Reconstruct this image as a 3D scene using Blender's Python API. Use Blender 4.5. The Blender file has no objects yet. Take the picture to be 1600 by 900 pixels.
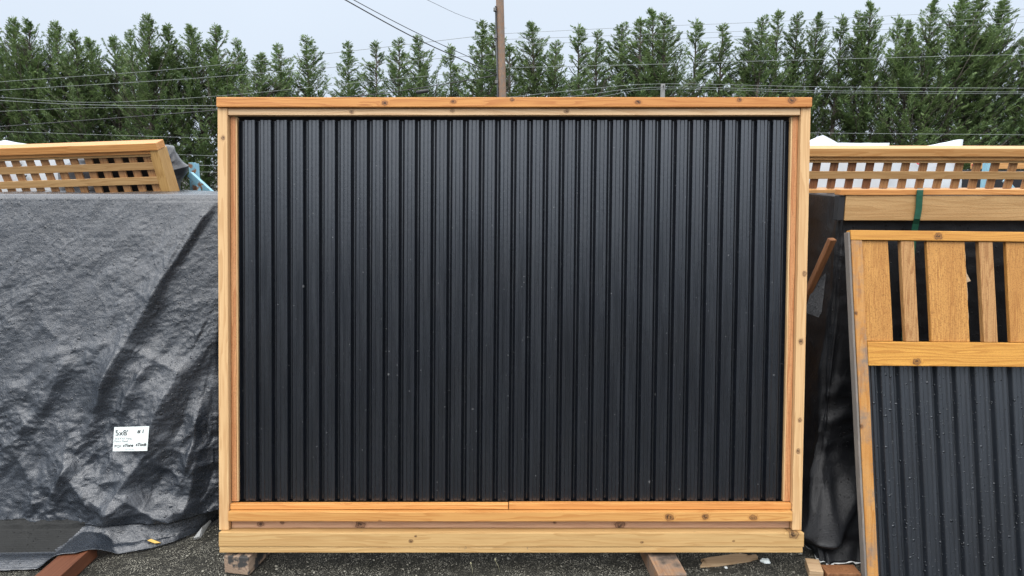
import bpy, bmesh, math, random
from mathutils import Vector, Matrix, noise
R_ = math.radians
random.seed(7)
SC = bpy.context.scene
COL = SC.collection

# ------------------------------------------------------------------ camera
TH = R_(9.5); FPX = 1110.0; CAM = Vector((0, 0, 1.67))
cd = bpy.data.cameras.new('camera'); cam = bpy.data.objects.new('camera', cd); COL.objects.link(cam)
cam.location = CAM; cam.rotation_euler = (R_(90) - TH, 0, 0)
cd.sensor_width = 36; cd.lens = 36 * FPX / 1600; cd.clip_start = 0.05; cd.clip_end = 2000
SC.camera = cam

# ------------------------------------------------------------------ world, sun, exposure
SUN_EL, SUN_AZ = 52, 205          # azimuth from +Y clockwise: the bright part of the cloud is behind the camera
w = bpy.data.worlds.new('World'); SC.world = w; w.use_nodes = True
nt = w.node_tree; nt.nodes.clear()
out = nt.nodes.new('ShaderNodeOutputWorld'); bg = nt.nodes.new('ShaderNodeBackground')
sky = nt.nodes.new('ShaderNodeTexSky'); sky.sky_type = 'NISHITA'; sky.sun_disc = False
sky.sun_elevation = R_(SUN_EL); sky.sun_rotation = R_(SUN_AZ); sky.dust_density = 3.0
tc = nt.nodes.new('ShaderNodeTexCoord'); sx = nt.nodes.new('ShaderNodeSeparateXYZ')
nt.links.new(tc.outputs['Generated'], sx.inputs[0])
cr = nt.nodes.new('ShaderNodeValToRGB')           # overcast cloud deck: brighter towards the zenith
cr.color_ramp.elements[0].position = 0.0; cr.color_ramp.elements[0].color = (0.243, 0.276, 0.321, 1)
cr.color_ramp.elements[1].position = 1.0; cr.color_ramp.elements[1].color = (1.05, 1.06, 1.08, 1)
e = cr.color_ramp.elements.new(0.218); e.color = (0.268, 0.300, 0.342, 1)
e = cr.color_ramp.elements.new(0.30); e.color = (0.74, 0.80, 0.895, 1)
e = cr.color_ramp.elements.new(0.5); e.color = (0.80, 0.83, 0.88, 1)
nt.links.new(sx.outputs['Z'], cr.inputs[0])
cn = nt.nodes.new('ShaderNodeTexNoise'); cn.inputs['Scale'].default_value = 2.5; cn.inputs['Detail'].default_value = 4
nt.links.new(tc.outputs['Generated'], cn.inputs['Vector'])
cm = nt.nodes.new('ShaderNodeMapRange'); cm.inputs[3].default_value = 20.5; cm.inputs[4].default_value = 22.5
nt.links.new(cn.outputs[0], cm.inputs[0])
sc_ = nt.nodes.new('ShaderNodeVectorMath'); sc_.operation = 'SCALE'
nt.links.new(cr.outputs[0], sc_.inputs[0]); nt.links.new(cm.outputs[0], sc_.inputs['Scale'])
mx = nt.nodes.new('ShaderNodeMix'); mx.data_type = 'RGBA'; mx.inputs[0].default_value = 0.94
nt.links.new(sky.outputs[0], mx.inputs[6]); nt.links.new(sc_.outputs[0], mx.inputs[7])
nt.links.new(mx.outputs[2], bg.inputs[0]); bg.inputs[1].default_value = 0.10
nt.links.new(bg.outputs[0], out.inputs[0])
sd = bpy.data.lights.new('sun', 'SUN'); sd.energy = 1.5; sd.angle = R_(35); sd.color = (1, 0.97, 0.93)
so = bpy.data.objects.new('sun', sd); COL.objects.link(so)
az, el = R_(SUN_AZ), R_(SUN_EL)
so.rotation_euler = Vector((math.sin(az) * math.cos(el), math.cos(az) * math.cos(el), math.sin(el))).to_track_quat('Z', 'Y').to_euler()
SC.view_settings.view_transform = 'Standard'; SC.view_settings.look = 'None'
SC.view_settings.exposure = 0.46; SC.view_settings.gamma = 1.0; SC.view_settings.use_curve_mapping = False

# ------------------------------------------------------------------ helpers
FW = Vector((0, math.cos(TH), -math.sin(TH))); UPV = Vector((0, math.sin(TH), math.cos(TH))); RT = Vector((1, 0, 0))
def ray(x, y): return FW + RT * ((x - 800) / FPX) - UPV * ((y - 450) / FPX)
def at_depth(x, y, Y):            # the point of that line of sight at world distance Y
    r = ray(x, y); return CAM + r * (Y / r.y)
def at_ground(x, y, z=0.0):
    r = ray(x, y); return CAM + r * ((z - CAM.z) / r.z)
def pix(P):
    d = P - CAM; t = d.dot(FW); return 800 + FPX * d.x / t, 450 - FPX * d.dot(UPV) / t

def tag(o, label=None, cat=None, group=None, kind=None):
    if label: o['label'] = label
    if cat: o['category'] = cat
    if group: o['group'] = group
    if kind: o['kind'] = kind
    return o
def empty(name, loc=(0, 0, 0), euler=None):
    o = bpy.data.objects.new(name, None); COL.objects.link(o); o.location = loc; o.empty_display_size = 0.1
    if euler: o.rotation_mode = 'YXZ'; o.rotation_euler = euler
    return o
def link_mesh(name, me, mat, parent=None, smooth=False):
    if mat: me.materials.append(mat)
    if smooth:
        for p in me.polygons: p.use_smooth = True
    o = bpy.data.objects.new(name, me); COL.objects.link(o)
    if parent: o.parent = parent
    return o
def bm_obj(name, bm, mat, parent=None, smooth=False):
    me = bpy.data.meshes.new(name); bmesh.ops.recalc_face_normals(bm, faces=bm.faces); bm.to_mesh(me); bm.free()
    return link_mesh(name, me, mat, parent, smooth)
def pyobj(name, v, f, mat, parent=None, smooth=False):
    me = bpy.data.meshes.new(name); me.from_pydata([tuple(p) for p in v], [], f); me.update()
    return link_mesh(name, me, mat, parent, smooth)
def add_box(bm, x0, x1, y0, y1, z0, z1, bev=0.003, f=None, seg=0, rough=0.0, seed=0):
    """a bevelled board; f warps each vertex; seg > 0 cuts it along its longest side so its edges can wander a little"""
    b = bmesh.new(); bmesh.ops.create_cube(b, size=1)
    for v in b.verts: v.co = Vector(((x0 + x1) / 2 + v.co.x * (x1 - x0), (y0 + y1) / 2 + v.co.y * (y1 - y0), (z0 + z1) / 2 + v.co.z * (z1 - z0)))
    if bev: bmesh.ops.bevel(b, geom=list(b.edges), offset=bev, segments=2, profile=0.6, affect='EDGES')
    if seg:
        d = [x1 - x0, y1 - y0, z1 - z0]; ax = d.index(max(d)); lo = (x0, y0, z0)[ax]
        for i in range(1, seg):
            no = [0, 0, 0]; no[ax] = 1; co = [0, 0, 0]; co[ax] = lo + d[ax] * i / seg
            bmesh.ops.bisect_plane(b, geom=list(b.verts) + list(b.edges) + list(b.faces), plane_co=co, plane_no=no)
        for v in b.verts:
            k = noise.noise_vector(Vector((v.co[ax] * 2.2 + seed * 3.7, seed * 1.3, 0.5))) * rough
            h = noise.noise(Vector((v.co.x * 25 + seed, v.co.y * 25, v.co.z * 25))) * rough * 0.25
            for a in range(3):
                if a != ax: v.co[a] += k[a] + h
    if f:
        for v in b.verts: v.co = f(v.co)
    me = bpy.data.meshes.new('t'); b.to_mesh(me); b.free(); bm.from_mesh(me); bpy.data.meshes.remove(me)
def board(name, x0, x1, y0, y1, z0, z1, mat, parent=None, bev=0.003, f=None, seg=8, rough=0.0012, seed=None):
    bm = bmesh.new(); add_box(bm, x0, x1, y0, y1, z0, z1, bev, f, seg, rough, random.random() * 50 if seed is None else seed)
    return bm_obj(name, bm, mat, parent)
def tube(name, pts, rads, mat, parent=None, n=8, smooth=True):
    pts = [Vector(p) for p in pts]; v = []; f = []
    if not hasattr(rads, '__len__'): rads = [rads] * len(pts)
    for i, p in enumerate(pts):
        d = (pts[min(i + 1, len(pts) - 1)] - pts[max(i - 1, 0)]).normalized()
        a = d.orthogonal().normalized() if i == 0 else (a - d * a.dot(d)).normalized()
        b = d.cross(a)
        for k in range(n):
            t = 2 * math.pi * k / n; v.append(p + (a * math.cos(t) + b * math.sin(t)) * rads[i])
    for i in range(len(pts) - 1):
        for k in range(n): f.append((i * n + k, i * n + (k + 1) % n, (i + 1) * n + (k + 1) % n, (i + 1) * n + k))
    f.append(tuple(range(n))[::-1]); f.append(tuple(range((len(pts) - 1) * n, len(pts) * n)))
    return pyobj(name, v, f, mat, parent, smooth)
def text(name, s, size, mat, parent, loc, xdir, ydir, shear=0.0, bold=0.0):
    cu = bpy.data.curves.new('t', 'FONT'); cu.body = s; cu.size = size; cu.shear = shear; cu.offset = bold; cu.resolution_u = 3
    t = bpy.data.objects.new('t', cu); COL.objects.link(t)
    dg = bpy.context.evaluated_depsgraph_get(); dg.update()
    me = bpy.data.meshes.new_from_object(t.evaluated_get(dg)); bpy.data.objects.remove(t); bpy.data.curves.remove(cu)
    xd = Vector(xdir).normalized(); zd = xd.cross(Vector(ydir)).normalized(); yd = zd.cross(xd)
    M = Matrix((xd, yd, zd)).transposed().to_4x4(); M.translation = Vector(loc); me.transform(M)
    me.name = name; me.materials.clear()
    return link_mesh(name, me, mat, parent)

# ------------------------------------------------------------------ materials
class NT:
    def __init__(s, name):
        s.m = bpy.data.materials.new(name); s.m.use_nodes = True; s.t = s.m.node_tree; s.t.nodes.clear()
        s.o = s.n('ShaderNodeOutputMaterial'); s.b = s.n('ShaderNodeBsdfPrincipled'); s.l(s.b.outputs[0], s.o.inputs[0])
    def n(s, k, **kw):
        a = s.t.nodes.new(k)
        for q, v in kw.items(): setattr(a, q, v)
        return a
    def l(s, a, b): s.t.links.new(a, b)
    def coord(s, which='Object'): return s.n('ShaderNodeTexCoord').outputs[which]
    def math(s, op, a, b=None, clamp=False):
        k = s.n('ShaderNodeMath', operation=op); k.use_clamp = clamp
        for i, v in enumerate((a, b)):
            if v is None: continue
            if hasattr(v, 'links'): s.l(v, k.inputs[i])
            else: k.inputs[i].default_value = v
        return k.outputs[0]
    def vmath(s, op, a, b=None):
        k = s.n('ShaderNodeVectorMath', operation=op)
        for i, v in enumerate((a, b)):
            if v is None: continue
            if hasattr(v, 'links'): s.l(v, k.inputs[i])
            else: k.inputs[i].default_value = v
        return k
    def noise(s, vec, scale, detail=3, rough=0.55, dist=0.0):
        k = s.n('ShaderNodeTexNoise'); s.l(vec, k.inputs['Vector']); k.inputs['Scale'].default_value = scale
        k.inputs['Detail'].default_value = detail; k.inputs['Roughness'].default_value = rough; k.inputs['Distortion'].default_value = dist
        return k.outputs[0]
    def mapr(s, v, a, b, c=0.0, d=1.0, smooth=False):
        k = s.n('ShaderNodeMapRange'); s.l(v, k.inputs[0])
        if smooth: k.interpolation_type = 'SMOOTHSTEP'
        for i, q in enumerate((a, b, c, d)): k.inputs[i + 1].default_value = q
        return k.outputs[0]
    def mix(s, f, a, b, blend='MIX'):
        k = s.n('ShaderNodeMix', data_type='RGBA', blend_type=blend)
        for i, v in ((0, f), (6, a), (7, b)):
            if hasattr(v, 'links'): s.l(v, k.inputs[i])
            else: k.inputs[i].default_value = v if i == 0 else (tuple(v) + (1,))[:4]
        return k.outputs[2]
    def bump(s, h, strength, dist):
        k = s.n('ShaderNodeBump'); s.l(h, k.inputs['Height']); k.inputs['Strength'].default_value = strength; k.inputs['Distance'].default_value = dist
        s.l(k.outputs[0], s.b.inputs['Normal']); return k
    def set(s, **kw):
        for q, v in kw.items():
            i = s.b.inputs[q.replace('_', ' ')]
            if hasattr(v, 'links'): s.l(v, i)
            else: i.default_value = (tuple(v) + (1,))[:4] if hasattr(v, '__len__') else v

def wood(name, c_light, c_dark, axis='x', knots=(), rough_saw=0.0, grey=0.0, rough=0.5, gscale=1.0, auto=True, wet=0.0, figure=1.0):
    """sawn softwood: growth rings stretched along the grain, knots that bend them, pores, blotches of resin"""
    s = NT(name); c = s.coord()
    oi = s.n('ShaderNodeObjectInfo'); off = s.vmath('SCALE', (37.0, 17.0, 23.0)); s.l(oi.outputs['Random'], off.inputs['Scale'])
    sc = {'x': (1, 14, 14), 'y': (14, 1, 14), 'z': (14, 14, 1)}[axis]
    p = s.vmath('MULTIPLY', c, sc).outputs[0]
    po = s.vmath('ADD', p, off.outputs[0]).outputs[0]
    warp = s.noise(po, 1.3 * gscale, 3, 0.5)
    kmask = None
    if auto:                                    # scattered small knots
        kn = s.vmath('MULTIPLY', c, {'x': (2.6, 16, 16), 'y': (16, 2.6, 16), 'z': (16, 16, 2.6)}[axis]).outputs[0]
        ko = s.vmath('ADD', kn, off.outputs[0]).outputs[0]
        vo = s.n('ShaderNodeTexVoronoi'); s.l(ko, vo.inputs['Vector']); vo.inputs['Scale'].default_value = 0.62
        sepc = s.n('ShaderNodeSeparateColor'); s.l(vo.outputs['Color'], sepc.inputs[0])
        gate = s.math('GREATER_THAN', sepc.outputs[0], 0.90)
        dd = s.mapr(vo.outputs['Distance'], 0.01, 0.15, 1, 0, True)
        kmask = s.math('MULTIPLY', dd, gate)
    for (kx, ky, kz, r) in knots:
        wob = s.vmath('SCALE', s.n('ShaderNodeTexNoise').outputs['Color']); wob.inputs['Scale'].default_value = r * 1.1; wn = wob.inputs[0].links[0].from_node; s.l(c, wn.inputs['Vector']); wn.inputs['Scale'].default_value = 60
        d = s.vmath('SUBTRACT', s.vmath('ADD', c, wob.outputs[0]).outputs[0], (kx + r * .55, ky + r * .55, kz + r * .55)).outputs[0]
        d = s.vmath('MULTIPLY', d, {'x': (.75, .15, 1), 'y': (1, .75, 1), 'z': (1, .15, .75)}[axis]).outputs[0]
        ln = s.vmath('LENGTH', d).outputs['Value']
        k = s.mapr(ln, r * 0.25, r * 1.5, 1, 0, True)
        kmask = k if kmask is None else s.math('MAXIMUM', kmask, k)
    sep = s.n('ShaderNodeSeparateXYZ'); s.l(po, sep.inputs[0])
    o2 = {'x': ('Y', 'Z'), 'y': ('X', 'Z'), 'z': ('X', 'Y')}[axis]
    ring = s.math('ADD', s.math('MULTIPLY', sep.outputs[o2[0]], 1.0), s.math('MULTIPLY', sep.outputs[o2[1]], 1.15))
    ring = s.math('ADD', ring, s.math('MULTIPLY', warp, 3.2))
    if kmask is not None: ring = s.math('ADD', ring, s.math('MULTIPLY', kmask, 1.6))
    saw = s.math('FRACT', s.math('MULTIPLY', ring, 2.6 * gscale))
    late = s.mapr(saw, 0.35, 0.95, 0, 1, True)
    late = s.math('MULTIPLY', late, s.mapr(saw, 1.0, 0.95, 0, 1))
    fine = s.noise(s.vmath('MULTIPLY', c, {'x': (3, 160, 160), 'y': (160, 3, 160), 'z': (160, 160, 3)}[axis]).outputs[0], 1.6, 4, 0.65)
    blot = s.noise(po, 0.55, 4, 0.6)
    mid = tuple((a + b) / 2 for a, b in zip(c_light, c_dark))
    col = s.mix(s.mapr(blot, 0.35, 0.68), c_light, mid)
    col = s.mix(s.math('MULTIPLY', late, s.mapr(blot, 0.3, 0.7, 0.72 * figure, 0.45 * figure)), col, c_dark)
    drk = s.noise(s.vmath('MULTIPLY', po, (.6, .6, .6)).outputs[0], 2.3, 6, 0.7)
    col = s.mix(s.mapr(drk, 0.56, 0.74, 0, 0.40), col, tuple(a * .72 for a in c_dark))
    col = s.mix(s.mapr(fine, 0.35, 0.75, 0.0, 0.5), col, c_dark)
    if rough_saw:
        sp = s.noise(c, 230, 2, 0.7); col = s.mix(s.mapr(sp, 0.5, 0.75, 0, rough_saw), col, tuple(a * 0.45 for a in c_dark))
    if grey:
        g = s.noise(c, 9, 5, 0.7); col = s.mix(s.mapr(g, 0.5 - grey * 0.4, 0.75 - grey * 0.2, 0, 1), col, (0.16, 0.145, 0.13))
    if wet:
        g = s.noise(c, 2.2, 4, 0.6); col = s.mix(s.mapr(g, 0.5, 0.66, 0, wet), col, tuple(a * 0.55 for a in c_dark))
    if kmask is not None:
        kd = s.mapr(kmask, 0.0, 0.6, 0, 0.42, True); col = s.mix(kd, col, tuple(a * 0.7 for a in c_dark))
        kr = s.math('MULTIPLY', s.mapr(kmask, 0.50, 0.62, 0, 0.8, True), s.mapr(kmask, 0.80, 0.66, 0.45, 1.0, True)); col = s.mix(kr, col, (0.075, 0.030, 0.016))
        kc = s.math('MULTIPLY', s.mapr(kmask, 0.86, 0.97, 0, 0.9, True), s.mapr(s.noise(c, 120, 3), .42, .55)); col = s.mix(kc, col, (0.03, 0.014, 0.009))
    s.set(Base_Color=col, Roughness=s.mapr(fine, 0.3, 0.7, rough - 0.08, rough + 0.12))
    s.b.inputs['Specular IOR Level'].default_value = 0.35
    h = s.math('ADD', s.math('MULTIPLY', fine, 1.0), s.math('MULTIPLY', late, 0.35))
    if rough_saw: h = s.math('ADD', h, s.math('MULTIPLY', s.noise(c, 260, 3, 0.7), 1.6))
    s.bump(h, 0.35, 0.0016)
    return s.m

def plain(name, col, rough=0.6, metal=0.0, var=0.15, nscale=20, spec=0.5, bump=0.0):
    s = NT(name); c = s.coord(); n = s.noise(c, nscale, 4, 0.6)
    k = s.mapr(n, 0.3, 0.7, 1 - var, 1 + var)
    v = s.vmath('SCALE', col); s.l(k, v.inputs['Scale'])
    s.set(Base_Color=v.outputs[0], Roughness=s.mapr(n, 0.3, 0.7, rough - 0.08, rough + 0.08), Metallic=metal)
    s.b.inputs['Specular IOR Level'].default_value = spec
    if bump: s.bump(n, bump, 0.005)
    return s.m

def droplets(s, c, scale, thr, seedv=(0, 0, 0)):
    """a field of rain drops: height 0..1 and a mask"""
    d = s.vmath('ADD', c, seedv).outputs[0]
    vo = s.n('ShaderNodeTexVoronoi'); s.l(d, vo.inputs['Vector']); vo.inputs['Scale'].default_value = scale
    sep = s.n('ShaderNodeSeparateColor'); s.l(vo.outputs['Color'], sep.inputs[0])
    r = s.mapr(sep.outputs[0], thr, 1.0, 0.0, 0.34)
    q = s.math('DIVIDE', vo.outputs['Distance'], s.math('MAXIMUM', r, 0.001))
    h = s.math('SUBTRACT', 1.0, s.math('MULTIPLY', q, q), True)
    return s.math('MULTIPLY', s.math('SQRT', h), s.math('GREATER_THAN', sep.outputs[0], thr))

def sheet_metal(name, wet, base=(0.0048, 0.0060, 0.0090)):
    s = NT(name); c = s.coord()
    st = s.noise(s.vmath('MULTIPLY', c, (40, 40, 2.5)).outputs[0], 1, 4, 0.6)
    big = s.noise(c, 3.0, 4, 0.6)
    col = s.mix(s.mapr(st, 0.35, 0.75, 0, 0.35), base, tuple(a * 1.7 for a in base))
    col = s.mix(s.mapr(big, 0.45, 0.75, 0, 0.35), col, (0.0085, 0.0082, 0.0085))
    # fine dust and dried splashes
    sp = s.math('MAXIMUM', s.math('MULTIPLY', droplets(s, c, 120, 0.972), .8), s.math('MULTIPLY', droplets(s, c, 48, 0.996), .8))
    col = s.mix(s.math('MULTIPLY', sp, 0.38 if not wet else 0.1), col, (0.42, 0.42, 0.42))
    s.b.inputs['Specular IOR Level'].default_value = 1.0; s.b.inputs['Specular Tint'].default_value = (.94, .97, 1.0, 1)
    if wet:
        d1 = droplets(s, c, 58, 0.60); d2 = droplets(s, c, 110, 0.50, (3.3, 1.7, 9.1))
        h = s.math('ADD', d1, s.math('MULTIPLY', d2, 0.5))
        h = s.math('MULTIPLY', h, s.mapr(s.noise(c, 5, 2), 0.2, 0.4))
        s.bump(h, 0.9, 0.004)
        s.set(Base_Color=col, Roughness=s.math('SUBTRACT', s.mapr(st, 0.3, 0.7, 0.30, 0.42), s.math('MULTIPLY', h, 0.25), True))
    else:
        s.set(Base_Color=col, Roughness=s.mapr(st, 0.3, 0.7, 0.20, 0.32))
        s.bump(s.math('ADD', s.math('MULTIPLY', st, 0.5), s.math('ADD', s.noise(c, 55, 3), s.math('MULTIPLY', sp, 0.8))), 0.06, 0.004)
    return s.m

def tarp_mat(name, base, rough, wr=1.0, spec=0.5):
    s = NT(name); c = s.coord()
    n1 = s.noise(c, 14, 6, 0.62, 0.6); n2 = s.noise(c, 46, 5, 0.6, 0.4); n3 = s.noise(c, 150, 2, 0.5)
    wv = s.vmath('MULTIPLY', c, (900, 900, 900)).outputs[0]
    sep = s.n('ShaderNodeSeparateXYZ'); s.l(c, sep.inputs[0])
    weave = s.math('ADD', s.math('SINE', s.math('MULTIPLY', sep.outputs['X'], 1500)), s.math('SINE', s.math('MULTIPLY', sep.outputs['Z'], 1500)))
    d1 = droplets(s, c, 62, 0.58); d2 = droplets(s, c, 40, 0.86, (5, 2, 1))
    dm = s.math('MAXIMUM', d1, d2)
    h = s.math('ADD', s.math('MULTIPLY', n1, 1.0 * wr), s.math('MULTIPLY', n2, 0.8 * wr))
    h = s.math('ADD', h, s.math('ADD', s.math('MULTIPLY', weave, 0.05), s.math('MULTIPLY', dm, 0.55)))
    rot = s.n('ShaderNodeMapping'); s.l(c, rot.inputs[0]); rot.inputs['Rotation'].default_value = (0, R_(38), 0); rot.inputs['Scale'].default_value = (13, 8, 5)
    wn = s.n('ShaderNodeTexNoise'); s.l(c, wn.inputs['Vector']); wn.inputs['Scale'].default_value = 6; wsc = s.vmath('SCALE', wn.outputs['Color']); wsc.inputs['Scale'].default_value = 1.6
    ve = s.n('ShaderNodeTexVoronoi'); ve.feature = 'DISTANCE_TO_EDGE'; ve.inputs['Scale'].default_value = 1.0; s.l(s.vmath('ADD', rot.outputs[0], wsc.outputs[0]).outputs[0], ve.inputs['Vector'])
    gate = s.mapr(s.noise(c, 3.3, 2), .45, .62)
    h = s.math('ADD', h, s.math('MULTIPLY', s.math('MULTIPLY', s.mapr(ve.outputs['Distance'], 0.0, .16, 1, 0, True), gate), 0.42 * wr))
    h = s.math('ADD', h, s.math('MULTIPLY', n3, 0.30))
    s.bump(h, 0.85, 0.004)
    col = s.mix(s.mapr(n1, 0.3, 0.7), tuple(a * 0.82 for a in base), tuple(a * 1.15 for a in base))
    col = s.mix(s.math('MULTIPLY', dm, 0.75), col, tuple(a * 0.30 for a in base))
    cre = s.mapr(s.math('ABSOLUTE', s.math('SUBTRACT', n2, 0.5)), 0.0, 0.012, 0.22, 0.0)     # worn crease lines
    col = s.mix(cre, col, tuple(min(1, a * 2.6) for a in base))
    s.set(Base_Color=col, Roughness=s.mapr(n3, 0.3, 0.7, rough - 0.06, rough + 0.08))
    s.b.inputs['Specular IOR Level'].default_value = spec
    return s.m

M = {}
PALE, PALED = (0.66, 0.445, 0.225), (0.44, 0.24, 0.10)
OR_, ORD = (0.61, 0.29, 0.085), (0.34, 0.115, 0.027)
GOLD, GOLDD = (0.66, 0.345, 0.075), (0.36, 0.14, 0.022)
M['cap'] = wood('cap_cedar', OR_, ORD, 'x', [(-.24, -.036, 1.865, .010), (-.52, -.036, 1.859, .012), (.0, -.036, 1.872, .008), (.515, -.036, 1.862, .011), (.93, -.036, 1.872, .010), (1.145, -.036, 1.872, .016)])
M['trim'] = wood('pale_trim', (0.68, 0.48, 0.28), (0.46, 0.27, 0.13), 'x', [(-.245, 0, 1.83, .009), (.225, 0, 1.828, .010), (-.66, 0, 1.826, .009)], auto=False)
M['stile'] = wood('pale_stile', PALE, PALED, 'z', [(-1.19, -.02, 1.72, .009), (1.212, -.02, 1.16, .010), (1.20, -.02, .88, .011), (1.2, -.02, .55, .009), (1.195, -.02, 0.42, .01)])
M['inner'] = wood('rough_red_cedar', (0.62, 0.325, 0.145), (0.38, 0.14, 0.05), 'z', rough_saw=0.5)
M['ledge'] = wood('cedar_ledge', (0.68, 0.35, 0.11), (0.42, 0.15, 0.035), 'x', auto=False)
M['rail'] = wood('golden_rail', (0.62, 0.35, 0.115), (0.38, 0.15, 0.035), 'x', [(.655, -.035, .146, .016), (.805, -.035, .148, .014), (1.005, -.035, .144, .014), (-.55, -.035, .13, .006)], auto=False)
M['recess'] = wood('pinkish_board', (0.56, 0.36, 0.23), (0.36, 0.20, 0.12), 'x', [(-1.06, 0, .105, .013), (-.97, 0, .11, .008), (-.64, 0, .10, .02), (.18, 0, .11, .007), (.455, 0, .10, .02)], auto=False)
M['base'] = wood('pale_base', (0.56, 0.375, 0.165), (0.36, 0.20, 0.07), 'x', [(-.42, -.045, .05, .008), (-.4, -.045, .07, .005), (.54, -.045, .045, .006), (.92, -.045, .05, .005), (1.17, -.045, .078, .02)], auto=False)
M['gold'] = wood('golden_wet_cedar', GOLD, GOLDD, 'x', rough_saw=0.3)
M['goldz'] = wood('golden_wet_cedar_upright', (0.60, 0.315, 0.085), (0.27, 0.10, 0.02), 'z', rough_saw=0.8, gscale=1.7, figure=.85)
M['tanz'] = wood('tan_cedar_upright', (0.47, 0.265, 0.105), (0.26, 0.115, 0.035), 'z', rough_saw=0.55, gscale=1.2, figure=1.2)
M['latx'] = wood('lattice_wood', (0.50, 0.31, 0.135), (0.31, 0.165, 0.06), 'x')
M['latz'] = wood('lattice_wood_upright', (0.40, 0.22, 0.095), (0.22, 0.095, 0.035), 'z', auto=False)
M['latz2'] = wood('lattice_wood_dark', (0.27, 0.125, 0.055), (0.11, 0.04, 0.018), 'z', auto=False)
M['latcap'] = wood('lattice_cap', (0.60, 0.30, 0.10), (0.36, 0.135, 0.032), 'x')
M['latcapr'] = wood('lattice_cap_tan', (0.60, 0.345, 0.135), (0.37, 0.16, 0.045), 'x')
M['grey'] = wood('weathered_grey', (0.30, 0.26, 0.22), (0.12, 0.095, 0.075), 'z', grey=0.75, rough=0.7)
M['ledger'] = wood('rough_tan_board', (0.50, 0.325, 0.15), (0.30, 0.165, 0.06), 'x', rough_saw=0.55)
M['brace'] = wood('brown_brace', (0.25, 0.115, 0.05), (0.11, 0.042, 0.018), 'z', auto=False)
M['beam'] = wood('red_brown_beam', (0.15, 0.058, 0.030), (0.075, 0.026, 0.013), 'y', auto=False, rough=0.45)
M['skid'] = wood('weathered_skid', (0.33, 0.19, 0.10), (0.17, 0.085, 0.045), 'y', [(.05, 0, .0, .02)], grey=0.25, auto=False)
M['block'] = wood('stained_block', (0.38, 0.28, 0.20), (0.19, 0.125, 0.085), 'y', auto=False, rough=0.65, wet=0.0)
def stain(m, col, lo, hi, sc):
    t = m.node_tree; b = [n for n in t.nodes if n.type == 'BSDF_PRINCIPLED'][0]; src = b.inputs['Base Color'].links[0].from_socket
    n = t.nodes.new('ShaderNodeTexNoise'); n.inputs['Scale'].default_value = sc; n.inputs['Detail'].default_value = 5; t.links.new([q for q in t.nodes if q.type == 'TEX_COORD'][0].outputs['Object'], n.inputs['Vector'])
    k = t.nodes.new('ShaderNodeMapRange'); t.links.new(n.outputs[0], k.inputs[0]); k.inputs[1].default_value = lo; k.inputs[2].default_value = hi
    x = t.nodes.new('ShaderNodeMix'); x.data_type = 'RGBA'; t.links.new(k.outputs[0], x.inputs[0]); t.links.new(src, x.inputs[6]); x.inputs[7].default_value = tuple(col) + (1,); t.links.new(x.outputs[2], b.inputs['Base Color'])
stain(M['block'], (0.050, 0.048, 0.046), .47, .52, 14)
stain(M['base'], (0.13, 0.10, 0.065), .68, .74, 22)
stain(M['skid'], (0.07, 0.055, 0.045), .56, .66, 9)
M['scrap'] = wood('scrap_wood', (0.46, 0.33, 0.20), (0.27, 0.17, 0.09), 'x', auto=False)
M['metal'] = sheet_metal('black_sheet', False)
M['metalwet'] = sheet_metal('black_sheet_wet', True, (0.0095, 0.0120, 0.0165))
M['dark'] = plain('dark_backing', (0.006, 0.007, 0.009), 0.7)
M['tarp'] = tarp_mat('grey_tarp', (0.021, 0.026, 0.034), 0.25, 1.0, .85)
M['tarpblack'] = tarp_mat('black_tarp', (0.0055, 0.006, 0.0075), 0.42, 0.4, .36)
M['tarpsmooth'] = tarp_mat('smooth_black_flap', (0.016, 0.0165, 0.016), 0.62, .12, .25)
M['tarpin'] = plain('pale_underside', (0.55, 0.56, 0.55), 0.5)
M['wrap'] = plain('white_wrap', (0.50, 0.54, 0.57), 0.38, var=0.06, nscale=6, bump=0.4)
M['blue'] = NT('pale_blue_paint').m
def blue_paint():
    s = NT('chipped_blue_paint'); c = s.coord(); n = s.noise(s.vmath('MULTIPLY', c, (40, 40, 9)).outputs[0], 1, 5, 0.7); r = s.noise(c, 17, 4, 0.6)
    col = s.mix(s.mapr(n, 0.35, 0.7), (0.16, 0.36, 0.46), (0.27, 0.47, 0.55))
    col = s.mix(s.mapr(r, 0.60, 0.66, 0, 1), col, (0.22, 0.11, 0.055))
    s.set(Base_Color=col, Roughness=0.55); return s.m
M['blue'] = blue_paint()
M['strap'] = plain('green_strap', (0.014, 0.075, 0.045), 0.35, var=0.2, nscale=60)
M['paper'] = plain('white_card', (0.80, 0.86, 0.84), 0.45, var=0.03, nscale=30)
M['ink'] = plain('black_ink', (0.012, 0.014, 0.016), 0.5)
M['inkgrey'] = plain('grey_print', (0.26, 0.28, 0.28), 0.5)
M['inkred'] = plain('red_print', (0.50, 0.04, 0.06), 0.5)
M['wire'] = plain('weathered_wire', (0.19, 0.21, 0.20), 0.5, var=0.1)
M['cable'] = plain('black_cable', (0.02, 0.021, 0.022), 0.45)
M['polewood'] = wood('pole_wood', (0.33, 0.21, 0.14), (0.15, 0.09, 0.055), 'z', grey=0.2, auto=False, rough=0.75)
M['polegrey'] = plain('grey_pole', (0.15, 0.15, 0.145), 0.7)
M['bark'] = plain('conifer_bark', (0.075, 0.062, 0.05), 0.85, var=0.4, nscale=9)
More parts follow.
